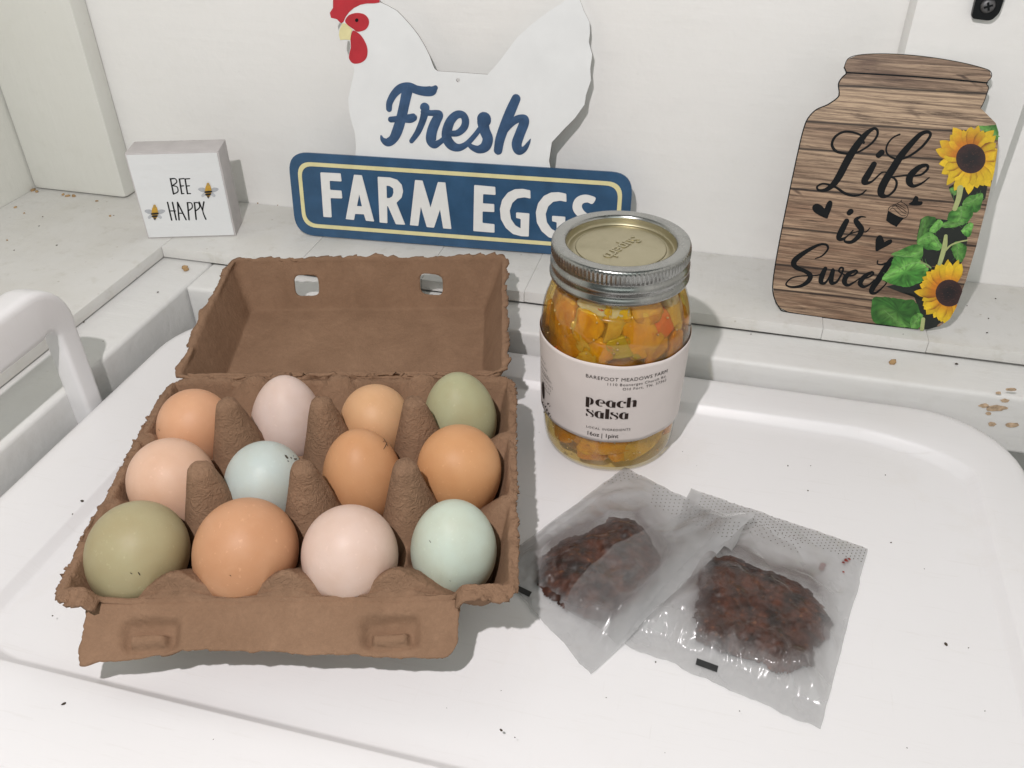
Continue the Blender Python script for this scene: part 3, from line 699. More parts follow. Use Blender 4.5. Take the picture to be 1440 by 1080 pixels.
for kind, px, py, sa, sz, rot, mt in (
    ('peach_chunk', 900, 478, .0078, .0070, .3, None), ('peach_chunk', 838, 498, .0065, .0050, -.2, None), ('peach_chunk', 800, 492, .0075, .0060, .2, CM2),
    ('red_pepper', 936, 466, .0055, .0048, .5, None), ('onion_piece', 832, 437, .0085, .0032, -.15, None), ('onion_piece', 862, 466, .0032, .0085, -.25, None),
    ('green_pepper', 872, 492, .0042, .0040, .3, None), ('peach_chunk', 822, 462, .0055, .0050, .1, None), ('onion_piece', 812, 470, .0022, .0075, .6, None),
    ('peach_chunk', 786, 455, .0062, .0085, .1, CM2), ('peach_chunk', 870, 442, .0055, .0040, .1, None), ('peach_chunk', 912, 440, .0070, .0045, .1, CM2), ('onion_piece', 952, 440, .0035, .0075, -.2, None),
    ('onion_piece', 826, 508, .0050, .0034, .2, None), ('peach_chunk', 928, 495, .0060, .0040, .2, CM2), ('peach_chunk', 955, 482, .0045, .0060, 0, CM2), ('red_pepper', 850, 436, .0030, .0018, .3, None), ('red_pepper', 783, 500, .0035, .0028, .2, None),
    ('peach_chunk', 850, 625, .0095, .0058, .1, None), ('peach_chunk', 812, 618, .0075, .0050, -.3, CM2), ('onion_piece', 905, 626, .0075, .0048, .2, None), ('peach_chunk', 880, 640, .0060, .0040, .2, None),
    ('peach_chunk', 830, 642, .0065, .0032, .1, CM2), ('onion_piece', 925, 610, .0055, .0060, .2, None), ('peach_chunk', 785, 600, .0050, .0060, .2, CM2), ('green_pepper', 900, 500, .0030, .0024, .4, None)):
    a, z = cyl_at(px, py); chunk(kind, a, z, sa, sz, rot, mt)
for k in range(26):
    a = random.uniform(0, 180) - 10; chunk(random.choice(['peach_chunk', 'peach_chunk', 'onion_piece']), a, random.uniform(.012, .095), .006, .0055, random.random() * 2, random.choice([None, CM2]) )
V, F = [], []
for k in range(46):
    a, z = math.radians(random.uniform(-150, -15)), random.choice([random.uniform(.080, .1005), random.uniform(.008, .024)]); r = r_glass(z) - .0007; q = random.uniform(.0003, .0008); bm = bmesh.new(); bmesh.ops.create_icosphere(bm, subdivisions=1, radius=q); b = len(V)
    V += [(r * math.cos(a) + v.co.x, r * math.sin(a) + v.co.y, z + v.co.z) for v in bm.verts]; F += [tuple(b + v.index for v in f.verts) for f in bm.faces]; bm.free()
tag(obj('pepper_seeds', V, F, chunk_mat('seed', (.62, .46, .16), (.25, .10, .02), .2, .3), jar), kind='stuff')
# lid: screw band with knurling, and a gold disc
V, F = [], []; n = 400
bp = [(.0285, .1268), (.0290, .1280), (.0300, .12835), (.0343, .12835), (.0354, .1280), (.0359, .1270), (.0361, .1258), (.0361, .1222), (.0358, .1212), (.0353, .1204), (.0353, .1196), (.0360, .1186), (.0364, .1172), (.0364, .1158), (.0357, .1145), (.0355, .1136), (.0360, .1126), (.0367, .1112), (.0367, .1100), (.0360, .1092), (.0352, .1091)]
m = len(bp)
for i in range(n):
    a = 2 * math.pi * i / n
    for k, (r, z) in enumerate(bp):
        rr = r - (.00045 if (i % 4) < 2 and 6 <= k <= 8 else 0); V.append((rr * math.cos(a), rr * math.sin(a), z))
for i in range(n):
    j = (i + 1) % n
    for k in range(m - 1): F.append((i * m + k, i * m + k + 1, j * m + k + 1, j * m + k))
band = obj('screw_band', V, F, metal_mat('band_steel', (.36, .365, .35), .17, .55), jar)
dp = smooth_prof([(.0345, .1268), (.0292, .1268), (.0286, .1262), (.0281, .1238), (.0272, .1229), (.0242, .1238), (.0233, .1236), (.0226, .1242), (.012, .1244), (.0002, .1244)], 5)
M_gold = metal_mat('lid_gold', (.46, .42, .29), .34, .22)
V, F = lathe(dp, 96); disc = obj('lid_disc', V, F, M_gold, jar)
# letters ------------------------------------------------------------
def text_mesh(s, size, track=1.0, bold=0.0, align='LEFT'):
    cu = bpy.data.curves.new('t', 'FONT'); cu.body = s; cu.size = size; cu.space_character = track; cu.offset = bold; cu.align_x = align; cu.resolution_u = 3
    ob = bpy.data.objects.new('t', cu); COL.objects.link(ob); dg = bpy.context.evaluated_depsgraph_get()
    me = bpy.data.meshes.new_from_object(ob.evaluated_get(dg)); V = [v.co.copy() for v in me.vertices]; F = [tuple(p.vertices) for p in me.polygons]
    bpy.data.objects.remove(ob); bpy.data.meshes.remove(me); bpy.data.curves.remove(cu); return V, F
# embossed word on the disc, read from behind the jar
V, F = text_mesh('Superb', .0105, .95, .0001, 'CENTER')
A0 = on_z(848, 365, .125) - JP; A1 = on_z(902, 330, .125) - JP; mid = (A0 + A1) / 2; ux = (A0 - A1).normalized(); uy = Vector((0, 0, 1)).cross(ux)
b = len(V); N0 = len(V)
W = []
for v in V: q = mid + ux * v.x + uy * (v.y - .0036); W.append((q.x, q.y, .12482))
W2 = [(x, y, .12425) for x, y, z in W]
E = {}
for f in F:
    for k in range(len(f)): e = (f[k], f[(k + 1) % len(f)]); E[e] = E.get(e, 0) + 1
FF = list(F) + [(a, a + N0, c + N0, c) for (a, c) in E if (c, a) not in E]
obj('embossed_word', W + W2, FF, M_gold, disc, False)
# paper label
paper = NT('label_paper'); co = paper.coords(); n = paper.noise(co, 18, 4); f = paper.noise(co, 700, 4)
paper.base(paper.mix(paper.ramp(n, [(.35, 0.0), (.7, 1.0)]), (.66, .60, .575), (.61, .555, .53))); paper.p(Roughness=.6, Normal=paper.bump(f, .1, .0003, paper.bump(n, .2, .003)))
LZ0, LZ1 = .0258, .0772; a0, a1 = math.radians(-268), math.radians(42)
def lab_r(th, z): 
    return .0400 + .0014 * (z - LZ0) / (LZ1 - LZ0) + .00030 * nz(th * 3, z * 60, 2.1)
V, F = [], []; na, nzz = 150, 22
for i in range(na):
    th = a0 + (a1 - a0) * i / (na - 1)
    for j in range(nzz):
        z = LZ0 + (LZ1 - LZ0) * j / (nzz - 1) + .0007 * nz(th * 2.2, 5, j / nzz) ; r = lab_r(th, z); V.append((r * math.cos(th), r * math.sin(th), z))
F = [(i * nzz + j, (i + 1) * nzz + j, (i + 1) * nzz + j + 1, i * nzz + j + 1) for i in range(na - 1) for j in range(nzz - 1)]
lab = solid(obj('label', V, F, paper.m, jar), .00012, 1)
def wrap(Vl, z0, th0, up=.00040):
    """lay flat lettering round the label; x metres along it, from angle th0"""
    out = []
    for v in Vl:
        z = z0 + v[1]; th = th0 + v[0] / .0405; r = lab_r(th, z) + up + (v[2] if len(v) > 2 else 0); out.append((r * math.cos(th), r * math.sin(th), z))
    return out
def lab_at(px, py):
    R_ = .0408; d = ray(px, py); o_ = CAM_P - JP; a = d.x ** 2 + d.y ** 2; b = 2 * (o_.x * d.x + o_.y * d.y); c = o_.x ** 2 + o_.y ** 2 - R_ * R_
    D = max(0, b * b - 4 * a * c); t = (-b - math.sqrt(D)) / 2 / a; q = o_ + d * t; return math.atan2(q.y, q.x), q.z
def lab_text(s, p0, p1, hpx, bold=0.0, right=False):
    t0, z0 = lab_at(*p0); t1, _ = lab_at(*p1); wd = (t1 - t0) * .0405; size = hpx / FPX * .52 * 1.22
    V, F = text_mesh(s, size, 1.0, bold * size); x1 = max(v.x for v in V); n_ = len(s) - 1
    V, F = text_mesh(s, size, max(.6, 1 + (wd - x1) / (.56 * size * n_)), bold * size); x0 = min(v.x for v in V); x1 = max(v.x for v in V)
    V = [(v.x * 1.0 * wd / x1, v.y) for v in V]
    # split long triangles a little so the print follows the curve: letters are narrow, so it is enough as it is
    obj('lettering', wrap(V, z0, t0), F, M_ink, lab, False)
lab_text('BAREFOOT MEADOWS FARM', (824, 529), (937, 522), 6.0)
lab_text('1110 Boanerges Church Rd.', (853, 541), (935, 534), 4.6)
lab_text('Old Fort, TN. 37362', (875, 548), (935, 541), 4.6)
lab_text('LOCAL INGREDIENTS', (824, 601), (887, 602), 4.2)
lab_text('16oz | 1pint', (824, 611), (870, 611.5), 7.4, .006)
# "peach salsa": fat vertical strokes and hairlines
def fat(word, px0, px1, pyb, hx):
    """draw a word with stencil-like fat strokes; unit: x-height = 1"""
    G = {
     'p': ([('b', .0, -.42, .30, 1.0), ('o', .34, .5, .33, .5)], .80), 'e': ([('c', .42, .5, .42, .5), ('b', .40, .46, .78, .56)], .86),
     'a': ([('a', .40, .5, .40, .5), ('b', .50, 0, .80, .82)], .88), 'c': ([('c', .42, .5, .42, .5), ('d', .66, .74, .13, .13)], .84),
     'h': ([('b', .0, 0, .30, 1.42), ('n', .34, 0, .40, 1.0)], .88), 's': ([('s', 0, 0, .66, 1)], .74), 'l': ([('b', .04, 0, .36, 1.42)], .46)}
    V, F = [], []; x = 0
    for ch in word:
        for g in G[ch][0]:
            k = g[0]
            if k == 'b': plate([[(x + g[1], g[2]), (x + g[3], g[2]), (x + g[3], g[4]), (x + g[1], g[4])]], 0, .02, V, F)
            elif k in 'oca':
                cx, cy, rx, ry = x + g[1], g[2], g[3], g[4]
                rng = {'o': (-90, 90), 'c': (70, 300), 'a': (60, 290)}[k]; P = []
                for q in range(19):
                    a = math.radians(rng[0] + (rng[1] - rng[0]) * q / 18); P.append((cx + rx * math.cos(a), cy + ry * math.sin(a)))
                I = []
                for q in range(19):
                    a = math.radians(rng[1] - (rng[1] - rng[0]) * q / 18); I.append((cx + (rx - .30 if k != 'o' else rx - .26) * math.cos(a) * 1.0, cy + (ry - .07) * math.sin(a)))
                plate([P + I], 0, .02, V, F)
                if k == 'c' and ch == 'e': plate([[(cx + .06, cy - .04), (cx + rx, cy - .04)] + [(cx + rx * math.cos(math.radians(t)), cy + ry * math.sin(math.radians(t))) for t in (0, 20, 40, 60, 80)] + [(cx + .16, cy + ry * .86), (cx + .22, cy + .04), (cx + .06, cy + .04)]], 0, .02, V, F)
            elif k == 'd': plate([[(x + g[1] + g[3] * math.cos(t * .6283), g[2] + g[4] * math.sin(t * .6283)) for t in range(10)]], 0, .02, V, F)
            elif k == 'n':
                X = x + g[1]; plate([[(X, .78), (X + .12, .95), (X + .26, 1.0), (X + .42, .95), (X + .48, .78), (X + .48, 0), (X + .18, 0), (X + .18, .80), (X + .10, .86)]], 0, .02, V, F)
            elif k == 's':
                plate([cat_closed([(x + .02, .98), (x + .05, .66), (x + .25, .55), (x + .50, .30), (x + .56, .08), (x + .40, .0), (x + .62, .04), (x + .70, .30), (x + .56, .55), (x + .28, .74), (x + .20, .92), (x + .32, .98)], 3)], 0, .02, V, F)
                plate([[(x + .62, .98), (x + .66, .66), (x + .60, .66), (x + .48, .92)]], .0, .02, V, F)
                plate([[(x + .0, .0), (x + .04, .0), (x + .20, .08), (x + .07, .36), (x + .0, .36)]], 0, .02, V, F)
        x += G[ch][1]
    t0, z0 = lab_at(px0, pyb); t1, _ = lab_at(px1, pyb); wd = (t1 - t0) * .0405; s = wd / (x - .05); hz = hx
    obj('lettering', wrap([(a * s, b_ * hz, c * .004) for a, b_, c in V], z0, t0), F, M_ink, lab, False)
zpx = lambda a, b: abs(lab_at(850, a)[1] - lab_at(850, b)[1])
fat('peach', 824, 895, 567, zpx(557, 567)); fat('salsa', 824, 884, 584, zpx(574, 584))
# ingredient print and small pear mark at the left edge of the label
for k, (py, wpx) in enumerate(((502, 4), (510, 6), (517, 9), (523, 11), (529, 13), (535, 10), (541, 9))):
    lab_text(['SALSA', 'PEACHES', 'PEPPERS', 'INGREDIENTS', 'TOMATOES', 'ONIONS', 'VINEGAR'][k], (762 + (k > 2), py), (764 + wpx + (k > 2), py + 4), 3.6)
t0, z0 = lab_at(764, 548)
V, F = plate([[(.0022 * math.cos(a), .0065 * math.sin(a) * (1 if a > 3.14 else .85)) for a in np.linspace(0, 6.28, 20, endpoint=False)]], 0, .0001); obj('pear_mark', wrap(V, z0, t0), F, M_ink, lab, False)
V, F = [], []
for q, (x, y) in enumerate(((762, 566), (766, 572), (770, 568), (768, 577), (764, 580), (771, 582))):
    t_, z_ = lab_at(x, y); 
    for s in range(3):
        vv_, ff_ = plate([[(s * .0012 + .0005 * math.cos(a), (s % 2) * .001 + .0008 * math.sin(a + s)) for a in np.linspace(0, 6.28, 9, endpoint=False)]], 0, .0001); b = len(V); V += wrap(vv_, z_, t_); F += [tuple(b + k for k in f) for f in ff_]
obj('print_mark', V, F, M_ink, lab, False)
# ------------------------------------------------------------------ hen sign
yw = math.radians(4.25); tl = math.radians(8.0)
nh = Vector((-math.sin(yw), math.cos(yw), 0))
FH = Frame((-.2168, .5716, ZL), (math.cos(yw), math.sin(yw), 0), Vector((0, 0, 1)) * math.cos(tl) + nh * math.sin(tl))
hen = empty('hen_sign', FH.m, 'white hen shaped metal sign reading Fresh Farm Eggs leaning on the wall', 'sign')
outl = [(500, 214), (500.7, 207), (499, 187), (494, 170), (491, 156), (489.6, 139), (493.7, 121.5), (498, 101), (497, 92), (493, 87), (490.5, 78), (493, 64), (491.5, 57.5), (484, 58), (478, 57), (475.5, 50), (477, 40), (481.6, 32), (479, 33), (474, 27), (465.7, 25), (464, 18), (468.5, 11), (468.5, 0), (464, -8), (470, -22), (481, -18), (489, -33), (502, -24), (514, -33), (523, -16), (533, -8), (534.4, 3),
        (545.5, 8), (558, 15), (568, 25), (579, 37.5), (588.6, 50), (597, 64), (604, 78), (608.7, 91), (611.5, 97), (615.7, 100), (640, 101.5), (685.7, 104.7), (694, 96), (707, 80), (727, 53), (748, 34), (770, 17), (789, 5), (803, -6), (812, -9), (817, 3.6), (820.6, 14), (829, 31), (829.7, 46), (828, 59), (833, 77), (830, 96), (831, 113), (824, 133.6), (822, 147), (808.5, 166), (794, 180.5), (776, 200), (772, 226), (774, 236), (790, 250), (500, 228)]
hole = [(644.3 + 2.7 * math.cos(a), 112.6 + 2.9 * math.sin(a)) for a in np.linspace(0, 6.28, 14, endpoint=False)]
V, F = plate([FH.pts(outl), FH.pts(hole)], -.0012, 0); hp = obj('hen_panel', V, F, M_white, hen, False); hp.data.materials.append(simple('dark_cut_edge', (.10, .075, .055), .8, .5, 200))  # cut edge of the panel coloured dark brown
for p_ in hp.data.polygons:
    if abs(p_.normal.z) < .5: p_.material_index = 1
R_ = FH.pts
comb = [(479.5, 32.5), (474, 27), (465.7, 25), (464, 18), (468.5, 11), (468.5, 0), (464, -8), (470, -22), (481, -18), (489, -33), (502, -24), (514, -33), (523, -16), (533, -8), (534, 3.4), (527, 4.6), (516, 4.8), (507, 6.5), (498, 11), (491, 17), (486, 24), (483, 31)]
V, F = plate([R_(comb)], .00005, .0004); obj('comb', V, F, M_red, hen, False)
V, F = plate([cat_closed(R_([(485.5, 29), (490, 22), (497, 18.8), (505, 18.2), (513, 20.5), (518.5, 27), (518.5, 35), (514, 41.5), (506, 44.3), (501, 44), (497.5, 41), (493, 38), (488, 34)]), 4)], .00005, .0004); obj('face_patch', V, F, M_red, hen, False)
V, F = plate([cat_closed(R_([(496.5, 43), (501, 44.5), (507, 49), (512, 56), (516, 65), (517, 74), (515, 82), (509, 87.5), (501, 89.5), (495, 88), (491, 82), (491.5, 75), (493.5, 66), (493, 57), (494, 49)]), 4)], .00005, .00035); obj('wattle', V, F, M_red, hen, False)
V, F = plate([R_([(484.5, 32.5), (488, 34), (492, 38), (496, 41.2), (494, 47), (493, 56), (486, 55.5), (478.6, 56), (477, 49), (478, 41), (481.5, 33)])], .00045, .0006); obj('beak', V, F, M_cream, hen, False)
V, F = plate([R_([(502 + 2.4 * math.cos(a), 28.3 + 2.6 * math.sin(a)) for a in np.linspace(0, 6.28, 14, endpoint=False)])], .00042, .0006); obj('eye', V, F, M_black, hen, False)
bb = [(412, 212), (889.5, 247.5), (889.5, 371), (415, 325)]
cor = [FH.at(413, 211), FH.at(889, 247), FH.at(889, 368), FH.at(415, 325)]
bx0, bx1 = -.1085, .1523; by0, by1 = .0006, .0655
bn = fillet([(bx0, by0), (bx1, by0), (bx1, by1), (bx0, by1)], .016, 8)
V, F = plate([bn], .0002, .0022); ban = obj('banner', V, F, M_blue, hen, False)
i0 = .0068; i1 = .0098
V, F = plate([fillet([(bx0 + i0, by0 + i0), (bx1 - i0, by0 + i0), (bx1 - i0, by1 - i0), (bx0 + i0, by1 - i0)], .0115, 8), fillet([(bx0 + i1, by0 + i1), (bx1 - i1, by0 + i1), (bx1 - i1, by1 - i1), (bx0 + i1, by1 - i1)], .0095, 8)], .0023, .0026); obj('border_line', V, F, M_cream, ban, False)
V, F = [], []
def c4(L): return FH.pts(L, 5.538, 400, 200)
def c5(L): return FH.pts(L, 5.538, 640, 220)
def put(loops, rr=.0007): plate([fillet(l, rr, 3) for l in loops], .0023, .0029, V, F)
put([c4([(290, 228), (447, 236), (455, 298), (362, 293), (366, 364), (454, 370), (460, 430), (369, 427), (378, 577), (314, 573)])])
put([c4([(551, 246), (612, 251), (707, 609), (644, 603), (628, 553), (560, 550), (551, 597), (487, 590)]), c4([(592, 398), (613, 492), (574, 490)])], .0004)
put([c4([(735, 262), (830, 268), (885, 285), (922, 325), (932, 375), (920, 425), (880, 465), (948, 634), (876, 630), (815, 490), (808, 490), (810, 622), (750, 616)]), c4([(803, 330), (830, 334), (855, 352), (858, 385), (848, 415), (825, 428), (806, 428)])], .0005)
put([c4([(1025, 287), (1083, 292), (1145, 500), (1202, 303), (1260, 307), (1307, 667), (1243, 662), (1219, 515), (1172, 657), (1116, 652), (1070, 495), (1050, 643), (985, 637)])], .0005)
put([c5([(155, 215), (318, 230), (321, 292), (224, 285), (222, 358), (310, 364), (311, 425), (220, 420), (219, 510), (312, 520), (312, 585), (148, 572)])])
def gee(dx, dy):
    return c5([(x + dx, y + dy) for x, y in [(590, 257), (592, 320), (545, 310), (490, 318), (450, 355), (430, 415), (440, 480), (475, 530), (515, 553), (516, 478), (480, 470), (480, 428), (583, 436), (578, 615), (520, 612), (455, 595), (400, 548), (362, 480), (354, 400), (372, 330), (415, 275), (470, 248), (530, 245)]])
put([gee(0, 0)]); put([gee(279, 26)])
put([cat_closed(c5([(1098, 318), (1072, 362), (1035, 350), (1000, 358), (990, 385), (1010, 420), (1050, 450), (1085, 490), (1100, 545), (1080, 610), (1030, 645), (970, 640), (925, 615), (940, 560), (985, 580), (1020, 575), (1030, 545), (1010, 505), (965, 465), (930, 425), (918, 385), (930, 335), (965, 302), (1015, 290), (1060, 298)]), 3)], .0002)
obj('lettering', V, F, M_letter, ban, False)
V, F = [], []
def fs(L): ribbon([(a, b, w_ * 1.1) for a, b, w_ in FH.strokes(L, 6.0, 520, 100)], .0003, .0003, V, F)
fs([(163, 318, 46), (168, 265, 50), (205, 195, 56), (260, 145, 64), (330, 132, 66), (400, 158, 66), (470, 170, 72), (525, 165, 72), (555, 140, 38)])
fs([(318, 160, 84), (292, 280, 78), (265, 400, 78), (230, 510, 78), (195, 575, 66), (150, 600, 62), (112, 580, 40), (97, 548, 16)])
fs([(178, 408, 44), (260, 402, 50), (335, 400, 66), (368, 390, 60)])
fs([(465, 308, 76), (466, 340, 62), (446, 420, 52), (405, 515, 46), (352, 590, 34)])
fs([(462, 345, 60), (510, 352, 44), (560, 355, 50), (588, 368, 60), (560, 420, 74), (528, 500, 78), (518, 580, 80), (545, 618, 62), (590, 600, 42), (640, 560, 40)])
fs([(665, 525, 42), (740, 522, 48), (795, 475, 56), (808, 415, 58), (785, 370, 56), (735, 368, 60), (685, 415, 68), (655, 490, 76), (650, 560, 76), (685, 620, 76), (745, 645, 58), (810, 620, 44), (880, 550, 38), (945, 465, 38)])
fs([(965, 405, 110), (966, 412, 108)])
fs([(955, 430, 90), (970, 500, 84), (996, 570, 82), (975, 635, 78), (920, 660, 60), (865, 642, 44), (838, 618, 34)])
fs([(1235, 232, 70), (1185, 345, 78), (1135, 470, 76), (1098, 580, 72), (1083, 668, 66)])
fs([(1100, 570, 40), (1160, 478, 46), (1230, 412, 56), (1295, 398, 60), (1305, 430, 74), (1265, 535, 76), (1240, 615, 78), (1258, 668, 70), (1305, 655, 44), (1340, 605, 24), (1356, 572, 6)])
obj('script_word', V, F, M_blue2, hen, False)
# ------------------------------------------------------------------ bee block
yb = math.radians(17.6)
FB = Frame((-.4036, .5389, ZL), (math.cos(yb), math.sin(yb), 0), (0, 0, 1))
bee = empty('block_sign', FB.m, 'small square white box sign reading Bee Happy on the ledge', 'sign')
bw, bh, bd = .0345, .0695, .0250
box('block', (-bw, 0, -bd), (bw, bh, 0), M_grey, bee, bev=.0007)
whit = paint_mat('whitewashed_face', (.74, .755, .76), (3, 26, 1), .12, .55, 0)
V, F = plate([fillet([(-bw + .0012, .0012), (bw - .0012, .0012), (bw - .0012, bh - .0012), (-bw + .0012, bh - .0012)], .0006, 2)], .0001, .0007); face = obj('face', V, F, whit, bee, False)
V, F = [], []
def bs(L, z=.0008): ribbon(FB.strokes([(a, b, wd) for a, b, wd in L], 4.5, 140, 160), z, .00006, V, F, 5)
W_ = 9
for L in ([(450, 408, W_), (470, 505, W_)], [(450, 410, W_), (480, 408, 7), (490, 430, 7), (465, 450, 7)], [(462, 452, 7), (492, 460, 7), (497, 490, 7), (470, 505, 7)],
          [(507, 410, W_), (522, 503, W_)], [(507, 410, 7), (535, 407, 7)], [(512, 455, 7), (534, 453, 7)], [(522, 503, 7), (535, 502, 7)],
          [(543, 410, W_), (558, 503, W_)], [(543, 410, 7), (572, 408, 7)], [(550, 455, 7), (570, 453, 7)], [(558, 503, 7), (577, 502, 7)],
          [(432, 558, W_), (458, 670, W_)], [(463, 558, W_), (487, 668, W_)], [(443, 612, 7), (482, 612, 7)],
          [(495, 558, W_), (505, 668, W_)], [(495, 558, W_), (549, 667, W_)], [(502, 626, 7), (530, 627, 7)],
          [(558, 560, W_), (568, 667, W_)], [(556, 560, 7), (582, 562, 7), (588, 590, 7), (565, 610, 7)],
          [(602, 560, W_), (613, 665, W_)], [(600, 560, 7), (628, 562, 7), (634, 590, 7), (610, 612, 7)],
          [(632, 556, W_), (655, 612, 7)], [(662, 555, W_), (655, 612, 7), (674, 664, W_)]): bs(L)
obj('lettering', V, F, M_black, face, False)
M_wing = simple('bee_wing', (.50, .52, .54), .6); M_by = simple('bee_yellow', (.62, .36, .04), .6)
def bee_print(cx, cy):
    V, F, C_ = [], [], []
    def pl(L, z, c):
        b = len(V); plate([cat_closed(FB.pts([(cx + a * .85, cy + b_ * .85) for a, b_ in L], 4.5, 140, 160), 3)], z, z + .00012, V, F); C_.extend([c] * (len(V) - b))
    for s in (-1, 1):
        pl([(s * 12, -8), (s * 35, -26), (s * 70, -24), (s * 74, -10), (s * 45, 6), (s * 16, 6)], .00075, (.47, .49, .52))
        pl([(s * 10, 8), (s * 30, 8), (s * 52, 28), (s * 44, 42), (s * 22, 30)], .00090, (.55, .57, .60))
    pl([(-14, -48), (0, -56), (14, -46), (22, -20), (24, 5), (18, 25), (6, 42), (-8, 40), (-18, 22), (-24, 0), (-22, -26)], .00105, (.62, .36, .045))
    pl([(-10, -62), (4, -64), (10, -48), (0, -40), (-12, -46)], .00120, (.50, .33, .09))
    pl([(-24, -2), (24, -6), (25, 6), (-23, 10)], .00125, (.012, .01, .008)); pl([(-21, 17), (20, 13), (15, 27), (-15, 30)], .00127, (.012, .01, .008)); pl([(-10, 36), (8, 34), (4, 48), (0, 50)], .00129, (.06, .04, .03))
    obj('bee', V, F, M_print, face, False, col=C_)
bee_print(690, 488); bee_print(352, 626)
# ------------------------------------------------------------------ jar-shaped board sign
tl = math.radians(15.2); yj = math.radians(-2)
nh = Vector((-math.sin(yj), math.cos(yj), 0))
FJ = Frame((.0965, .5320, ZL), (math.cos(yj), math.sin(yj), 0), Vector((0, 0, 1)) * math.cos(tl) + nh * math.sin(tl))
sign = empty('jar_sign', FJ.m, 'jar shaped wooden sign with sunflowers reading Life is Sweet', 'sign')
c3 = lambda L: [(960 + a / 2.25, b / 2.25) for a, b in L]
jo = [(1187, 95), (1192, 83), (1206, 77.5), (1236, 75.5), (1275, 77), (1315, 81.5), (1352, 88), (1380, 95), (1392, 100), (1394, 108), (1387, 117), (1390, 123), (1387, 133), (1384, 142), (1379, 152), (1390, 163), (1400, 173), (1404, 186), (1403, 205), (1398, 240), (1387, 290), (1373, 345), (1358, 395), (1344, 432), (1335, 448), (1322, 458), (1305, 463), (1290, 462), (1200, 452), (1110, 439), (1096, 432), (1088, 416), (1087, 396), (1094, 350), (1110, 270), (1124, 205), (1131, 178), (1137, 165), (1148, 154), (1164, 147), (1178, 137), (1180, 130), (1179, 118), (1184, 109), (1190, 103)]
jloc = FJ.pts(jo)
V, F = plate([jloc], -.0052, -.0002); obj('core', V, F, M_edge, sign, False)
V, F = plate([jloc], 0, .0004); brd = obj('board', V, F, M_board, sign, False)
# dark rim line of the print and lid lines
V, F = [], []
ring = [FJ.at(*p) for p in jo[27:] + jo[:1]]
ribbon([(a, b, .0007) for a, b in ring], .0005, .00003, V, F, 4)
ring = [FJ.at(*p) for p in [(1187, 95)] + jo[1:15]]
ribbon([(a, b, .0004) for a, b in ring], .0005, .00003, V, F, 4)
ribbon([(*FJ.at(*p), .0009) for p in [(1190, 102), (1260, 106), (1330, 111), (1388, 116.5)]], .0005, .00003, V, F, 6)
# lettering
def ls(L): ribbon(FJ.strokes(L, 7.2, 1130, 160), .0006, .00002, V, F, 8)
def ss(L): ribbon(FJ.strokes(L, 7.2, 1080, 280), .0006, .00002, V, F, 8)
ls([(608, 292, 26), (600, 262, 20), (575, 215, 20), (490, 185, 22), (400, 184, 24), (320, 232, 26), (287, 310, 28), (325, 375, 28), (410, 400, 24), (490, 402, 20), (570, 378, 20), (680, 305, 22), (742, 225, 24), (745, 165, 26), (705, 150, 32), (630, 205, 52), (560, 290, 70), (485, 400, 76), (420, 515, 76), (360, 630, 72), (300, 715, 62), (225, 768, 40), (155, 772, 24), (137, 738, 20), (185, 708, 20), (255, 716, 22), (330, 745, 24), (415, 802, 28), (500, 828, 24), (580, 815, 20), (632, 772, 14)])
ls([(712, 508, 56), (660, 600, 68), (618, 672, 68), (625, 700, 46), (690, 685, 22), (750, 630, 18), (795, 592, 16), (850, 590, 14)])
ls([(760, 418, 60), (788, 392, 62)])
ls([(972, 208, 18), (905, 240, 16), (848, 310, 18), (838, 385, 18), (885, 438, 20), (980, 458, 22), (1085, 418, 24), (1200, 330, 26), (1280, 225, 28), (1262, 184, 32), (1185, 205, 48), (1080, 310, 62), (985, 425, 72), (905, 550, 76), (830, 670, 78), (785, 770, 76), (795, 825, 56), (855, 828, 26), (920, 770, 24), (942, 700, 24), (920, 655, 20), (885, 640, 16), (960, 632, 16), (1065, 618, 18)])
ls([(1060, 628, 20), (1180, 618, 22), (1252, 560, 26), (1245, 520, 32), (1170, 540, 52), (1085, 620, 70), (1070, 690, 66), (1110, 730, 38), (1190, 705, 22), (1270, 645, 12)])
ss([(795, 220, 52), (748, 310, 62), (718, 385, 56), (745, 405, 36), (800, 375, 16), (860, 315, 14)])
ss([(822, 138, 54), (836, 124, 58)])
ss([(985, 180, 12), (935, 178, 22), (890, 210, 46), (912, 255, 58), (945, 305, 56), (920, 370, 50), (850, 430, 38), (790, 432, 26), (775, 405, 16), (830, 352, 14), (925, 322, 12), (990, 330, 14), (1032, 288, 8)])
ss([(480, 600, 10), (550, 570, 16), (605, 505, 20), (592, 462, 24), (525, 458, 26), (425, 505, 38), (310, 580, 52), (260, 640, 56), (285, 690, 46), (370, 725, 40), (428, 770, 48), (405, 830, 46), (330, 878, 32), (235, 888, 22), (182, 860, 16), (235, 800, 14), (335, 777, 12), (475, 772, 14), (540, 760, 14)])
ss([(580, 700, 40), (548, 770, 52), (536, 835, 46), (575, 848, 26), (620, 790, 20), (658, 712, 38), (640, 790, 50), (645, 845, 44), (695, 835, 24), (742, 760, 18), (760, 702, 20), (735, 692, 20), (718, 730, 16), (770, 762, 14)])
ss([(770, 775, 16), (860, 770, 18), (902, 737, 20), (878, 722, 26), (805, 765, 46), (772, 830, 50), (805, 870, 32), (870, 840, 18), (925, 800, 12)])
ss([(920, 805, 14), (1000, 795, 16), (1062, 762, 20), (1048, 738, 26), (972, 785, 46), (932, 848, 50), (965, 884, 32), (1022, 865, 18), (1075, 815, 12)])
ss([(1252, 608, 52), (1190, 695, 60), (1120, 805, 62), (1062, 890, 56), (1048, 938, 46), (1085, 950, 26), (1150, 900, 16), (1198, 842, 14), (1160, 815, 8)])
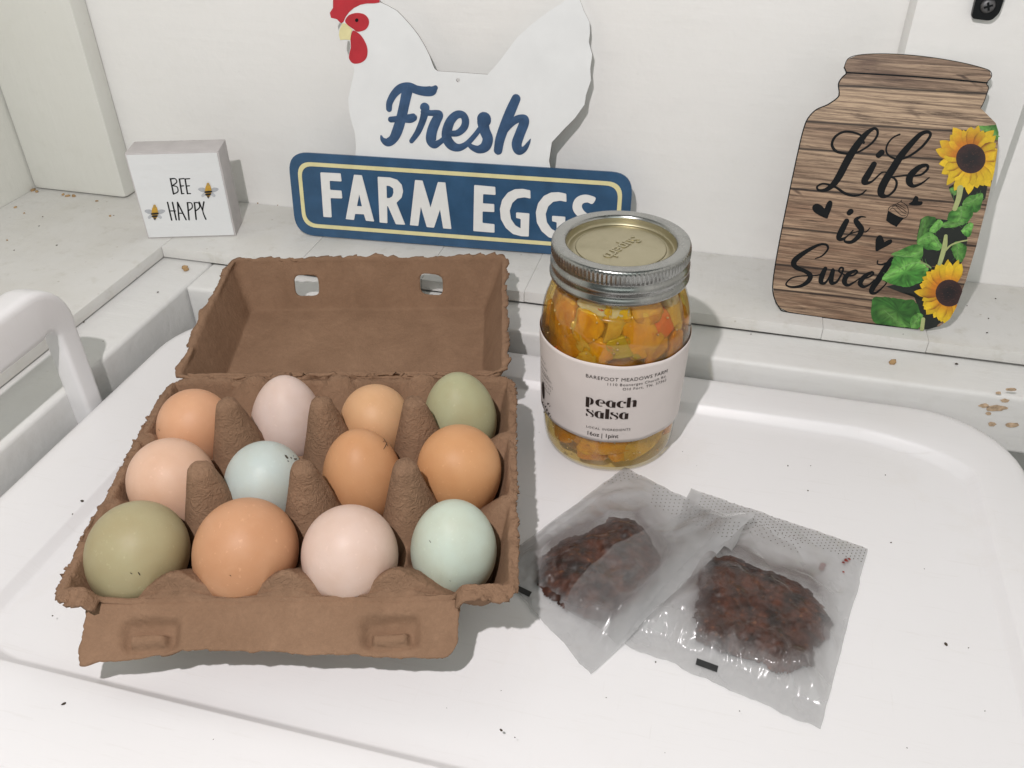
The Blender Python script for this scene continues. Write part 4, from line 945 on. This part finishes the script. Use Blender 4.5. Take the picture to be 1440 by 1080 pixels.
ss([(1110, 622, 14), (1108, 652, 14), (1150, 660, 18), (1220, 640, 24), (1285, 632, 24), (1332, 665, 18)])
obj('lettering', V, F, M_black, brd, False)
for sc, ox, oy, L in ((7.2, 1080, 280, [(590, 195), (480, 140), (448, 95), (460, 58), (500, 45), (545, 65), (572, 92), (590, 50), (617, 15), (648, 22), (650, 60), (635, 110), (612, 165)]),
                      (7.2, 1080, 280, [(1093, 527), (1087, 460), (1093, 400), (1120, 366), (1152, 370), (1168, 405), (1180, 432), (1215, 412), (1250, 408), (1253, 440), (1210, 470), (1150, 500)]),
                      (7.2, 1130, 160, [(1062, 915), (1098, 885), (1118, 845), (1137, 830), (1162, 848), (1160, 882), (1200, 886), (1197, 918), (1145, 928)])):
    V, F = plate([cat_closed(FJ.pts(L, sc, ox, oy), 3)], .0005, .00065); obj('heart', V, F, M_black, brd, False)
# little cupcake drawing
V, F = [], []
cc = lambda L: FJ.pts(L, 7.2, 1080, 280)
plate([cc([(1215, 115), (1240, 130), (1275, 150), (1330, 178), (1378, 190), (1345, 225), (1300, 280), (1240, 250), (1195, 215), (1203, 165)])], .0005, .0006, V, F)
def cs(L): ribbon(FJ.strokes(L, 7.2, 1080, 280), .0007, .00004, V, F, 6)
for L in ([(1215, 112, 6), (1225, 85, 6), (1265, 60, 6), (1300, 45, 6), (1335, 28, 6), (1350, 8, 5)], [(1350, 8, 5), (1352, 30, 6), (1390, 50, 6), (1415, 90, 6), (1418, 140, 6), (1400, 180, 6), (1378, 190, 6)], [(1255, 80, 6), (1290, 60, 6), (1330, 80, 6), (1370, 105, 6), (1400, 130, 6)], [(1235, 105, 6), (1265, 90, 6), (1300, 120, 6), (1345, 160, 6), (1390, 165, 6)], [(1290, 60, 5), (1320, 95, 5), (1360, 130, 5), (1400, 150, 5)], [(1310, 45, 5), (1350, 70, 5), (1390, 95, 5)]): cs(L)
obj('cupcake_print', V, F, M_black, brd, False)
# printed sunflowers and leaves, cut at the sign's edge
edge = [FJ.at(*p) for p in [(1204, 460)] + jo[27:28] + jo[26:16:-1] + [(1360, 150), (1200, 140)]]
jpoly = FJ.pts([(1087, 396), (1096, 432), (1110, 439), (1200, 452), (1290, 462), (1305, 463), (1322, 458), (1335, 448), (1344, 432), (1358, 395), (1373, 345), (1387, 290), (1398, 240), (1403, 205), (1404, 186), (1400, 173), (1137, 165)])
if area2(jpoly) < 0: jpoly = jpoly[::-1]
def clip(P):
    for i in range(len(jpoly)):
        a, b = jpoly[i - 1], jpoly[i]; out = []
        ins = lambda p: (b[0] - a[0]) * (p[1] - a[1]) - (b[1] - a[1]) * (p[0] - a[0]) > 1e-9
        for k in range(len(P)):
            p, q = P[k - 1], P[k]; ip, iq = ins(p), ins(q)
            if ip != iq:
                den = (b[0] - a[0]) * (q[1] - p[1]) - (b[1] - a[1]) * (q[0] - p[0]); t = -((b[0] - a[0]) * (p[1] - a[1]) - (b[1] - a[1]) * (p[0] - a[0])) / den
                out.append((p[0] + (q[0] - p[0]) * t, p[1] + (q[1] - p[1]) * t))
            if iq: out.append(q)
        P = out
        if len(P) < 3: return None
    return P
ZP = [0.00046]
class Art:
    def __init__(s): s.V, s.F, s.C = [], [], []
    def patch(s, P, fn):
        """flat printed patch; colour fn(x, y) per vertex, fan from its middle"""
        P = clip(P)
        if not P: return
        ZP[0] += .000004; z = ZP[0]
        cx = sum(p[0] for p in P) / len(P); cy = sum(p[1] for p in P) / len(P)
        b = len(s.V); n = len(P); rings = (1.0, .8, .55, .28)
        for r in rings:
            for p in P: x, y = cx + (p[0] - cx) * r, cy + (p[1] - cy) * r; s.V.append((x, y, z)); s.C.append(fn(x, y))
        s.V.append((cx, cy, z)); s.C.append(fn(cx, cy))
        for k in range(len(rings) - 1):
            for i in range(n): j = (i + 1) % n; s.F.append((b + k * n + i, b + k * n + j, b + (k + 1) * n + j, b + (k + 1) * n + i))
        for i in range(n): s.F.append((b + 3 * n + i, b + 3 * n + (i + 1) % n, b + 4 * n))
    def line(s, L, c):
        ZP[0] += .000004; b = len(s.V); ribbon(L, ZP[0], .00001, s.V, s.F, 5); s.C += [c] * (len(s.V) - b)
    def done(s, name):
        if s.F: obj(name, s.V, [f if True else f for f in s.F], M_print, brd, False, col=s.C)
mixc = lambda a, b, t: tuple(x + (y - x) * max(0, min(1, t)) for x, y in zip(a, b))
def rag(L, n=5, am=.0006):
    P = cat_closed(L, n); return [(x + am * nz(x * 900, y * 900, 1), y + am * nz(x * 900, y * 900, 5)) for x, y in P]
G1, G2, G3 = (.018, .085, .012), (.060, .25, .035), (.20, .50, .10)
def leaf(A, L, spine, lum=1.0, sc=1, ox=0, oy=0):
    A = Art()
    P = rag(FJ.pts(L, sc, ox, oy)); sp = FJ.pts(spine, sc, ox, oy); sv = [Vector(q) for q in sp]
    def fn(x, y):
        p = Vector((x, y)); d = min((p - (sv[i] + (sv[i + 1] - sv[i]) * max(0, min(1, (p - sv[i]).dot(sv[i + 1] - sv[i]) / (sv[i + 1] - sv[i]).length_squared)))).length for i in range(len(sv) - 1))
        t = .5 + .5 * nz(x * 420, y * 420, 2) + .3 * nz(x * 1400, y * 1400, 4); c = mixc(G1, G2, t * 1.2); c = mixc(G3, c, d / .005 + .3 * t); q = .55 + .8 * max(0, min(1, .5 + 1.1 * nz(x * 700 + 9, y * 500, 7) + .5 * nz(x * 1900, y * 1900, 3))); return tuple(v * lum * q for v in c)
    A.patch(P, fn); A.line([(*q, .0006) for q in sp], tuple(v * lum for v in (.18, .38, .11)))
    for i in range(len(sv) - 1):
        for t in (.3, .7):
            q = sv[i] + (sv[i + 1] - sv[i]) * t; d = (sv[i + 1] - sv[i]).normalized()
            for sg in (-1, 1):
                e = q + (d + Vector((-d.y, d.x)) * sg * 1.1) * .0030; 
                if all((jpoly[k][0] - jpoly[k - 1][0]) * (e.y - jpoly[k - 1][1]) - (jpoly[k][1] - jpoly[k - 1][1]) * (e.x - jpoly[k - 1][0]) >   .0004 * (Vector(jpoly[k]) - Vector(jpoly[k - 1])).length for k in range(len(jpoly))): A.line([(q.x, q.y, .00028), (e.x, e.y, .0001)], tuple(v * lum for v in (.10, .27, .06)))
    A.done('leaf_print')
K = dict(sc=5.685, ox=1210, oy=290); K2 = dict(sc=7.2, ox=1220, oy=160)
A = Art(); dk = lambda x, y: (.010, .013, .010)
A.patch(FJ.pts([(820, 740), (900, 690), (1220, 690), (1190, 860), (1140, 900), (980, 960), (900, 940), (850, 830)], **K2), dk)
A.patch(FJ.pts([(480, 100), (560, 90), (860, 130), (850, 300), (820, 430), (800, 460), (560, 480), (480, 430), (500, 340), (450, 250)], **K), dk)
A.patch(FJ.pts([(200, 640), (380, 600), (560, 480), (700, 500), (780, 600), (640, 900), (600, 980), (500, 985), (450, 780), (420, 700), (300, 680)], **K), dk)
A.patch(FJ.pts([(510, 900), (680, 820), (640, 930), (560, 985), (480, 985)], **K), dk)
A.done('dark_print')
A = Art()
leaf(A, [(1100, 130), (1210, 120), (1320, 120), (1335, 240), (1280, 260), (1220, 200)], [(1110, 135), (1330, 230)], .9, **K2)
leaf(A, [(825, 760), (900, 740), (900, 810), (860, 820)], [(830, 765), (890, 815)], .8, **K2)
leaf(A, [(960, 910), (1010, 840), (1090, 815), (1170, 810), (1140, 960), (1080, 1000), (1000, 980)], [(965, 915), (1060, 880), (1150, 830)], .9, **K2)
leaf(A, [(695, 110), (720, 40), (790, 5), (880, 0), (900, 60), (850, 130), (780, 150)], [(800, 0), (805, 60), (780, 140)], 1.0, **K)
leaf(A, [(500, 85), (600, 90), (580, 150), (520, 230), (450, 270), (470, 180)], [(510, 95), (470, 250)], .55, **K)
leaf(A, [(550, 190), (620, 105), (660, 130), (630, 180), (590, 210)], [(640, 110), (570, 200)], 1.2, **K)
leaf(A, [(450, 280), (540, 205), (600, 240), (650, 310), (630, 350), (540, 345), (480, 320)], [(460, 285), (560, 240), (640, 330)], 1.1, **K)
leaf(A, [(640, 160), (700, 115), (760, 120), (830, 130), (760, 165), (700, 170)], [(650, 155), (820, 130)], .8, **K)
leaf(A, [(805, 190), (870, 130), (900, 150), (870, 240), (830, 230)], [(810, 195), (890, 150)], 1.2, **K)
leaf(A, [(725, 340), (760, 280), (820, 300), (850, 340), (810, 440), (760, 420)], [(770, 300), (780, 420)], .8, **K)
leaf(A, [(245, 385), (310, 350), (420, 305), (490, 320), (500, 380), (460, 440), (370, 420), (300, 400)], [(490, 350), (400, 400), (260, 385)], 1.0, **K)
leaf(A, [(170, 575), (230, 500), (260, 420), (280, 390), (380, 400), (460, 420), (520, 470), (540, 510), (500, 590), (420, 630), (370, 645), (290, 630), (220, 610)], [(550, 480), (480, 450), (370, 470), (180, 575)], 1.25, **K)
leaf(A, [(95, 740), (180, 725), (260, 730), (360, 745), (430, 750), (480, 860), (470, 960), (350, 968), (220, 945), (100, 915)], [(190, 830), (260, 890), (350, 965)], .75, **K)
leaf(A, [(400, 900), (460, 850), (500, 880), (470, 970), (405, 970)], [(470, 870), (410, 965)], .9, **K)
pg = (.42, .47, .20)
for L, kk_, cl in (([(935, 750, 60), (920, 850, 52), (880, 960, 46)], K2, pg), ([(680, 235, 26), (670, 320, 38), (640, 430, 34), (620, 490, 28)], K, pg), ([(680, 350, 16), (720, 310, 14), (780, 285, 12), (850, 270, 12)], K, pg), ([(480, 450, 14), (530, 465, 12), (560, 490, 12)], K, (.25, .38, .14)), ([(500, 900, 30), (490, 980, 30)], K, pg)):
    A = Art(); A.line(FJ.strokes(L, **kk_), cl); A.done('stem_print')
def flower(cx, cy, rd, rp, a0, a1, n, K_, orange, seed):
    A = Art(); rnd = random.Random(seed); sc, ox, oy = K_['sc'], K_['ox'], K_['oy']
    for layer in (0, 1):
        for i in range(n):
            a = math.radians(a0 + (a1 - a0) * (i + .5 * layer + rnd.uniform(-.15, .15)) / n); L_ = rp * (1.0 if layer == 0 else .9) * rnd.uniform(.88, 1.08); wd = rp * .15 * rnd.uniform(.8, 1.25); bend = rnd.uniform(-.2, .2)
            P = []
            for t, q in ((.30, .45), (.5, .85), (.68, 1.0), (.84, .75), (.94, .35), (1.0, 0), (.94, -.35), (.84, -.75), (.68, -1.0), (.5, -.85), (.30, -.45)):
                aa = a + bend * (t - .4) ** 2; P.append((cx + L_ * t * math.cos(aa) - wd * q * math.sin(aa), cy + L_ * t * math.sin(aa) + wd * q * math.cos(aa)))
            P2 = FJ.pts(P, sc, ox, oy); c0 = Vector(FJ.at(ox + cx / sc, oy + cy / sc)); e = Vector(FJ.at(ox + (cx + L_ * math.cos(a)) / sc, oy + (cy + L_ * math.sin(a)) / sc)); LL = (e - c0).length; og = orange(math.degrees(a)); lt = rnd.uniform(.8, 1.1)
            ax = (e - c0).normalized(); nr = Vector((-ax.y, ax.x))
            def fn(x, y):
                p = Vector((x, y)) - c0; t = p.length / LL; c = mixc((.62, .20, .012), (.80, .54, .02), (t - .35) / .45 - og * .8 + .35); c = mixc(c, (.30, .10, .01), (abs(p.dot(nr)) / (LL * .15) - .72) * 1.6); return tuple(v * lt for v in c)
            A.patch(P2, fn)
    A.done('sunflower_petals')
    D = Art(); P = [(cx + rd * (1 + .04 * nz(k, seed, 0)) * math.cos(k / 24 * 6.283), cy + rd * (1 + .04 * nz(k, 1, seed)) * math.sin(k / 24 * 6.283)) for k in range(24)]
    c0 = Vector(FJ.at(ox + cx / sc, oy + cy / sc)); rr = (Vector(FJ.at(ox + (cx + rd) / sc, oy + cy / sc)) - c0).length
    D.patch(FJ.pts(P, sc, ox, oy), lambda x, y: mixc((.012, .008, .010), (.05, .018, .016), (Vector((x, y)) - c0).length / rr * 1.4 - .5 + .5 * nz(x * 2600, y * 2600, 1)))
    for k in range(70):
        r = rd * math.sqrt(rnd.random()) * .93; a = rnd.random() * 6.283; p = (cx + r * math.cos(a), cy + r * math.sin(a)); q = FJ.at(ox + p[0] / sc, oy + p[1] / sc)
        if all((jpoly[k2][0] - jpoly[k2 - 1][0]) * (q[1] - jpoly[k2 - 1][1]) - (jpoly[k2][1] - jpoly[k2 - 1][1]) * (q[0] - jpoly[k2 - 1][0]) > 0 for k2 in range(len(jpoly))): D.line([(q[0] - .0003, q[1], .0003), (q[0] + .0002, q[1] + .0002, .0003)], (.075, .03, .022) if k % 2 else (.02, .012, .014))
    D.done('sunflower_disc')
flower(1042, 452, 150, 345, 0, 360, 19, K2, lambda a: 1.0 if 190 < a % 360 < 300 else .15, 3)
flower(705, 690, 108, 265, 70, 300, 13, K, lambda a: 1.0 if 170 < a % 360 < 240 else .5, 5)
# ------------------------------------------------------------------ black bracket with its screw
FK = Frame((.1290, YB - .0001, .2062), (1, 0, 0), (0, 0, 1))
br = empty('metal_bracket', FK.m, 'black metal bracket screwed to the white board above the jar shaped sign', 'bracket')
V, F = plate([fillet([(-.0062, -.0004), (.0046, -.0012), (.0078, .0030), (.0088, .034), (-.0078, .034)], .0022, 4)], .0003, .0042); obj('plate', V, F, simple('bracket_black', (.012, .013, .014), .35), br, False)
V, F = lathe([(.0001, .0062), (.0022, .0061), (.0036, .0054), (.0040, .0044), (.0040, .0040)][::-1], 28)
V = [(x + .0006, y + .0068, z) for x, y, z in V]; scr = obj('screw', V, F, metal_mat('dark_screw', (.16, .16, .165), .4), br)
V, F = plate([[(math.cos(a) * L_ + .0006 + .0, math.sin(a) * L_ + .0068) for a, L_ in [(math.radians(20 + 90 * k + d), l) for k in range(4) for d, l in ((-14, .0024), (14, .0024), (45, .0008))]]], .0060, .00635); obj('cross_slot', V, F, M_black, scr, False)
# ------------------------------------------------------------------ two film pouches
M_film = film_mat()
M_mark = simple('grey_mark', (.035, .036, .036), .45)
M_fruit = vcol_mat('dried_fruit', .50, .30, .7, 120)
def pouch(label, C4, cont, zbase, hmax, seed, mark, clear, ridges, overlap=None):
    """C4: corners (top start, top end, bottom end, bottom start); cont: filled outline in px; the film domes over it"""
    T0, T1, B1, B0 = (Vector(p) for p in C4); c = (T0 + T1 + B1 + B0) / 4
    root = empty('film_pouch', Vector((c.x, c.y, 0)), label, 'pouch', 'pouches of dried brown pieces')
    cz = .006; poly = [on_z(px, py, cz) for px, py in cont]; pc = sum((Vector((p.x, p.y)) for p in poly), Vector((0, 0))) / len(poly)
    pp = [(p.x, p.y) for p in poly]
    def sdf(x, y):
        ins = False; d = 9
        for i in range(len(pp)):
            a, b = pp[i - 1], pp[i]
            if (a[1] > y) != (b[1] > y) and x < (b[0] - a[0]) * (y - a[1]) / (b[1] - a[1]) + a[0]: ins = not ins
            ex, ey = b[0] - a[0], b[1] - a[1]; t = max(0, min(1, ((x - a[0]) * ex + (y - a[1]) * ey) / (ex * ex + ey * ey))); d = min(d, math.hypot(x - a[0] - ex * t, y - a[1] - ey * t))
        return -d if ins else d
    def over(x, y):
        return overlap(x, y) if overlap else 0
    def ctop(x, y, fine=1):
        s = -sdf(x, y) + .0018 * fbm(x, y, seed, 160, 3)
        if s <= 0: return 0
        return (hmax * min(1, (s / .013)) ** .75) * (.80 + .34 * fbm(x, y, seed, 70, 3)) + fine * (.0008 * fbm(x, y, seed + 3, 230, 5))
    n = 140; V, Cc = [], []; V2 = []; rdg = [(on_z(*p, .005), on_z(*q, .005), A_, w_) for p, q, A_, w_ in ridges]
    for i in range(n):
        for j in range(n):
            a, b = i / (n - 1), j / (n - 1); q = (T0 * (1 - a) + T1 * a) * (1 - b) + (B0 * (1 - a) + B1 * a) * b
            x, y = q.x, q.y; e = min(a, 1 - a) * .085; eb = min(b * .115, max(.0, (1 - b) * .115 - .010)); em = min(e, eb)
            s = sdf(x, y); h = ctop(x, y, 0); tent = hmax * .80 * math.exp(-max(0, s) / .015)
            k = float(sm(.0005, .014, em)); z = zbase + .0012 * k + max(h + .0012, tent * k) * float(sm(0, .006, em))
            wr = .0022 * abs(fbm(x + .5 * y, y * .5, seed + 9, 38, 2)) + .00022 * fbm(x + y * .4, y, seed + 5, 150, 2)
            z += wr * float(sm(0, .01, em)) + (.0009 * fbm(x, y, seed + 7, 90, 3) + .0006) * (1 - k)
            # crumpled gusset at the bottom seal
            cr = math.exp(-((b - .84) / .075) ** 2) * clear; z += cr * .0042 * abs(fbm(a * 1.5, b * .6, seed + 2, 7, 4)) * float(sm(.0, .012, e))
            for P_, Q_, A_, w_ in rdg:
                dx, dy = Q_.x - P_.x, Q_.y - P_.y; l2 = dx * dx + dy * dy; t_ = ((x - P_.x) * dx + (y - P_.y) * dy) / l2; tc_ = max(0, min(1, t_)); dd = math.hypot(x - P_.x - dx * tc_, y - P_.y - dy * tc_) + .0005 * fbm(x, y, seed + 40, 200, 2)
                z += A_ * math.exp(-(dd / w_) ** 2) * (.6 + .4 * math.sin(3.14 * tc_)) * float(sm(0, .006, em))
            z += over(x, y); wob = .0010 * fbm(a * 3, b * 3, seed + 1, 2.0, 3)
            if b > .985: y += .0009 * fbm(a * 4, 0, seed, 2.2, 3)
            V.append((x + wob - c.x, y + wob - c.y, z)); V2.append((x + wob - c.x, y + wob - c.y, zbase + .0003 + over(x, y)))
            wet = float(sm(-.0005, -.0095, s + .004 * fbm(x, y, seed + 4, 60, 3))); wet *= 1 - (.62 - .3 * clear) * float(sm(.62, .22, b + .10 * fbm(x, y, seed + 6, 45, 3) + .25 * a))
            st = min(.9, (.85 * math.exp(-max(0, s + .001) / .0105) + .25 * math.exp(-max(0, s) / .035)) * (.85 + .5 * fbm(x, y, seed + 12, 50, 3)) * float(sm(.002, .018, em))); fr = .43 - .37 * wet - .14 * cr + .06 * fbm(x, y, seed, 70, 3) + .22 * st * (1 - wet); Cc.append((max(.05, fr), st, 0))  # film colour darkened around the fruit, imitating its blurred shadow through the film
    F = [(i * n + j, i * n + j + 1, (i + 1) * n + j + 1, (i + 1) * n + j) for i in range(n - 1) for j in range(n - 1)]
    top = obj('film', V, F, M_film, root, col=Cc)
    obj('film_back', V2, F, M_film, root, col=[(.20, 0, 0)] * len(V2))
    # contents
    x0, x1 = min(p[0] for p in pp) - .003, max(p[0] for p in pp) + .003; y0, y1 = min(p[1] for p in pp) - .003, max(p[1] for p in pp) + .003; m = 110
    Vc, Cx, idx, Fc = [], [], {}, []
    for i in range(m):
        for j in range(m):
            x, y = x0 + (x1 - x0) * i / (m - 1), y0 + (y1 - y0) * j / (m - 1); h = ctop(x, y)
            if h > 0:
                idx[i, j] = len(Vc); Vc.append((x - c.x, y - c.y, zbase + .0009 + max(h, .0004) * .97 + over(x, y)))
                t = .42 + .7 * fbm(x, y, seed + 20, 95, 4); u = fbm(x, y, seed + 8, 380, 3); cc_ = mixc((.020, .0065, .0045), (.185, .052, .022), t * .9 + .22 * u); Cx.append(mixc(cc_, (.36, .13, .04), (u - .48) * 2))
    for i in range(m - 1):
        for j in range(m - 1):
            q = [(i, j), (i + 1, j), (i + 1, j + 1), (i, j + 1)]
            if all(k in idx for k in q): Fc.append(tuple(idx[k] for k in q))
    obj('dried_fruit', Vc, Fc, M_fruit, root, col=Cx)
    # printed black mark and rows of pinholes
    def on_bag(px, py):
        h = on_z(px, py, zbase + .0025); d = ray(px, py); w0 = CAM_P - Vector((c.x, c.y, 0)); r = bv.ray_cast(w0, d.normalized()); return r[0] if r[0] is not None else None
    bv = BVHTree.FromPolygons([Vector(v) for v in V], F)
    def decal(P, up): 
        out = []
        for px, py in P:
            h = on_bag(px, py)
            if h is None: h = on_z(px, py, zbase + .002) - Vector((c.x, c.y, 0))
            out.append((h.x, h.y, h.z + up))
        return out
    if mark:
        M0, M1, M2, M3 = (Vector(p) for p in mark); g = []
        for i in range(7):
            for j in range(4):
                a, b = i / 6, j / 3; q = (M0 * (1 - a) + M1 * a) * (1 - b) + (M3 * (1 - a) + M2 * a) * b; g.append((q.x, q.y))
        obj('print_mark', decal(g, .0003), [(i * 4 + j, i * 4 + j + 1, (i + 1) * 4 + j + 1, (i + 1) * 4 + j) for i in range(6) for j in range(3)], M_mark, root)
    return root, on_bag, c, top, zbase
def pinholes(root, on_bag, rows):
    V, F = [], []
    for P in rows:
        for px, py in P:
            h = on_bag(px, py)
            if h is None: continue
            b = len(V); r = .00032
            V += [(h.x + r * math.cos(k * 1.047), h.y + r * math.sin(k * 1.047), h.z + .0003) for k in range(6)]; F.append(tuple(b + k for k in range(6)))
    if F: o = obj('pinholes', V, F, M_speck, root, False); o['kind'] = 'stuff'
def dots(p0, p1, p2, nu, nv):
    """nu x nv lattice from p0 along p1 and p2"""
    return [[(p0[0] + (p1[0] - p0[0]) * i / max(1, nu - 1) + (p2[0] - p0[0]) * (j + .5 * (i % 2)) / nv, p0[1] + (p1[1] - p0[1]) * i / max(1, nu - 1) + (p2[1] - p0[1]) * (j + .5 * (i % 2)) / nv) for i in range(nu)] for j in range(nv)]
RT0, RT1, RB1, RB0 = (.0045, .3675), (.0960, .3440), (.0698, .2325), (-.0155, .2555)
contR = [(984, 792), (1000, 776), (1030, 772), (1062, 786), (1100, 800), (1140, 818), (1160, 842), (1176, 872), (1172, 888), (1150, 905), (1148, 930), (1120, 936), (1095, 945), (1070, 925), (1030, 915), (1000, 905), (975, 890), (978, 850)]
root, ob, c, top, zb = pouch('clear pouch of dark dried pieces lying flat with its black mark towards the viewer', (RT0, RT1, RB1, RB0), contR, .0006, .0072, 3.0, [(980, 926), (1010, 937), (1008, 946), (978, 935)], 1.0, [((1095, 915), (1165, 972), .0040, .0050), ((905, 872), (985, 838), .0040, .0055), ((948, 903), (1000, 898), .0026, .0018), ((1000, 898), (1040, 912), .0030, .0016), ((1030, 905), (1040, 938), .0022, .0014), ((1050, 925), (1130, 950), .0022, .0022), ((1158, 885), (1180, 905), .0018, .0016), ((1150, 850), (1195, 830), .0015, .0026), ((1060, 800), (1160, 835), .0014, .0030), ((1000, 770), (1050, 750), .0016, .0020), ((1060, 880), (1040, 910), .0020, .0016), ((900, 905), (1150, 990), .0010, .0012)])
pinholes(root, ob, dots((990, 694), (1218, 772), (982, 714), 44, 5) + dots((1040, 722), (1130, 760), (1030, 742), 20, 3))
V, F = [], []
for px, py, r in ((1189, 790, .0013), (1186, 793, .0010), (1193, 788, .0009), (1190, 787, .0008), (1157, 796, .0016), (1155, 800, .0014), (1186, 806, .0007)):
    h = on_z(px, py, .002) - Vector((c.x, c.y, 0)); bm = bmesh.new(); bmesh.ops.create_icosphere(bm, subdivisions=2, radius=r); b = len(V)
    for v in bm.verts: s = 1 + .5 * nz(v.co.x * 900 + px, v.co.y * 900, v.co.z * 900); V.append((h.x + v.co.x * s, h.y + v.co.y * s, .0026 + v.co.z * s * .6))
    F += [tuple(b + v.index for v in f.verts) for f in bm.faces]; bm.free()
obj('loose_crumbs', V, F, simple('red_crumb', (.24, .022, .012), .5, .4), root)
LT0, LT1, LB1, LB0 = (-.0335, .3760), (.0385, .3420), (-.0275, .2355), (-.0865, .2860)
def ovl(x, y):
    # the left pouch rides up over the edge of the right one
    a = Vector((LT1[0] - LB1[0], LT1[1] - LB1[1])).normalized(); n_ = Vector((-a.y, a.x)); d = n_.dot(Vector((x - LB1[0], y - LB1[1]))); s = a.dot(Vector((x - LB1[0], y - LB1[1])))
    return .0062 * float(sm(.030, .004, d)) * float(sm(.012, .05, s)) + .006 * float(sm(.018, -.002, d)) * float(sm(.088, .112, s))
contL = [(751, 808), (758, 777), (790, 752), (830, 738), (858, 720), (895, 722), (915, 745), (930, 775), (930, 815), (905, 845), (860, 868), (820, 862), (795, 850), (765, 830)]
rootL, obL, cL, topL, zbL = pouch('pouch of dried pieces overlapping its neighbour and touching the carton', (LT0, LT1, LB1, LB0), contL, .0007, .0066, 8.0, [(729, 824), (748, 833), (744, 840), (726, 831)], .25, [((800, 835), (850, 872), .0020, .0030), ((830, 800), (875, 862), .0022, .0028), ((890, 905), (960, 845), .0018, .0018), ((815, 700), (900, 690), .0012, .0040), ((930, 760), (1000, 730), .0016, .0030), ((770, 870), (830, 920), .0012, .0018)], ovl)
pinholes(rootL, obL, dots((842, 672), (905, 660), (845, 684), 12, 3)[0:3] + dots((922, 682), (1045, 738), (915, 712), 22, 6))
# the pouch's back seam: a second layer of film over its right half
SM = [(792, 852), (830, 808), (868, 776), (925, 742), (985, 704)]; V, Cc = [], []; n1, n2 = 40, 22
ED = [(868, 905), (905, 868), (945, 822), (985, 782), (1030, 742)]
sA = cat_open([(a, b, 0) for a, b in SM], 10); sB = cat_open([(a, b, 0) for a, b in ED], 10)
bvL = BVHTree.FromPolygons([v.co for v in topL.data.vertices], [tuple(p.vertices) for p in topL.data.polygons])
for i in range(n1):
    A_, B_ = sA[i], sB[i]
    for j in range(n2):
        t = j / (n2 - 1); p = on_z(A_[0] + (B_[0] - A_[0]) * t, A_[1] + (B_[1] - A_[1]) * t, .004) - Vector((cL.x, cL.y, 0)); r = bvL.ray_cast(Vector((p.x, p.y, .2)), Vector((0, 0, -1))); z = r[0].z if r[0] is not None else .004
        V.append((p.x, p.y, z + .0008 + .0012 * math.sin(t * 3.14) + .0006 * fbm(p.x, p.y, 2, 120, 3))); Cc.append((.20, .22 * float(sm(1.0, .5, t)), 0))  # seam layer carries a little of the same painted shade
obj('film_flap', V, [(i * n2 + j, i * n2 + j + 1, (i + 1) * n2 + j + 1, (i + 1) * n2 + j) for i in range(n1 - 1) for j in range(n2 - 1)], M_film, rootL, col=Cc)
# the top corner rolled back into a small tube
V, F = [], []; P0 = on_z(1020, 775, .008) - Vector((cL.x, cL.y, 0)); P1 = on_z(1042, 735, .010) - Vector((cL.x, cL.y, 0)); ax = (P1 - P0).normalized(); sd = ax.cross(Vector((0, 0, 1))).normalized(); up = sd.cross(ax)
for i in range(16):
    t = i / 15; q = P0 + (P1 - P0) * t; R0 = .0034 - .0012 * t
    for k in range(20): a = k / 19 * 5.2 - .4; V.append(tuple(q + (sd * math.cos(a) + up * math.sin(a)) * R0 * (1 + .15 * nz(t * 3, k * .4, 2))))
F = [(i * 20 + k, i * 20 + k + 1, (i + 1) * 20 + k + 1, (i + 1) * 20 + k) for i in range(15) for k in range(19)]
obj('rolled_corner', V, F, M_film, rootL, col=[(.42, 0, 0)] * len(V))
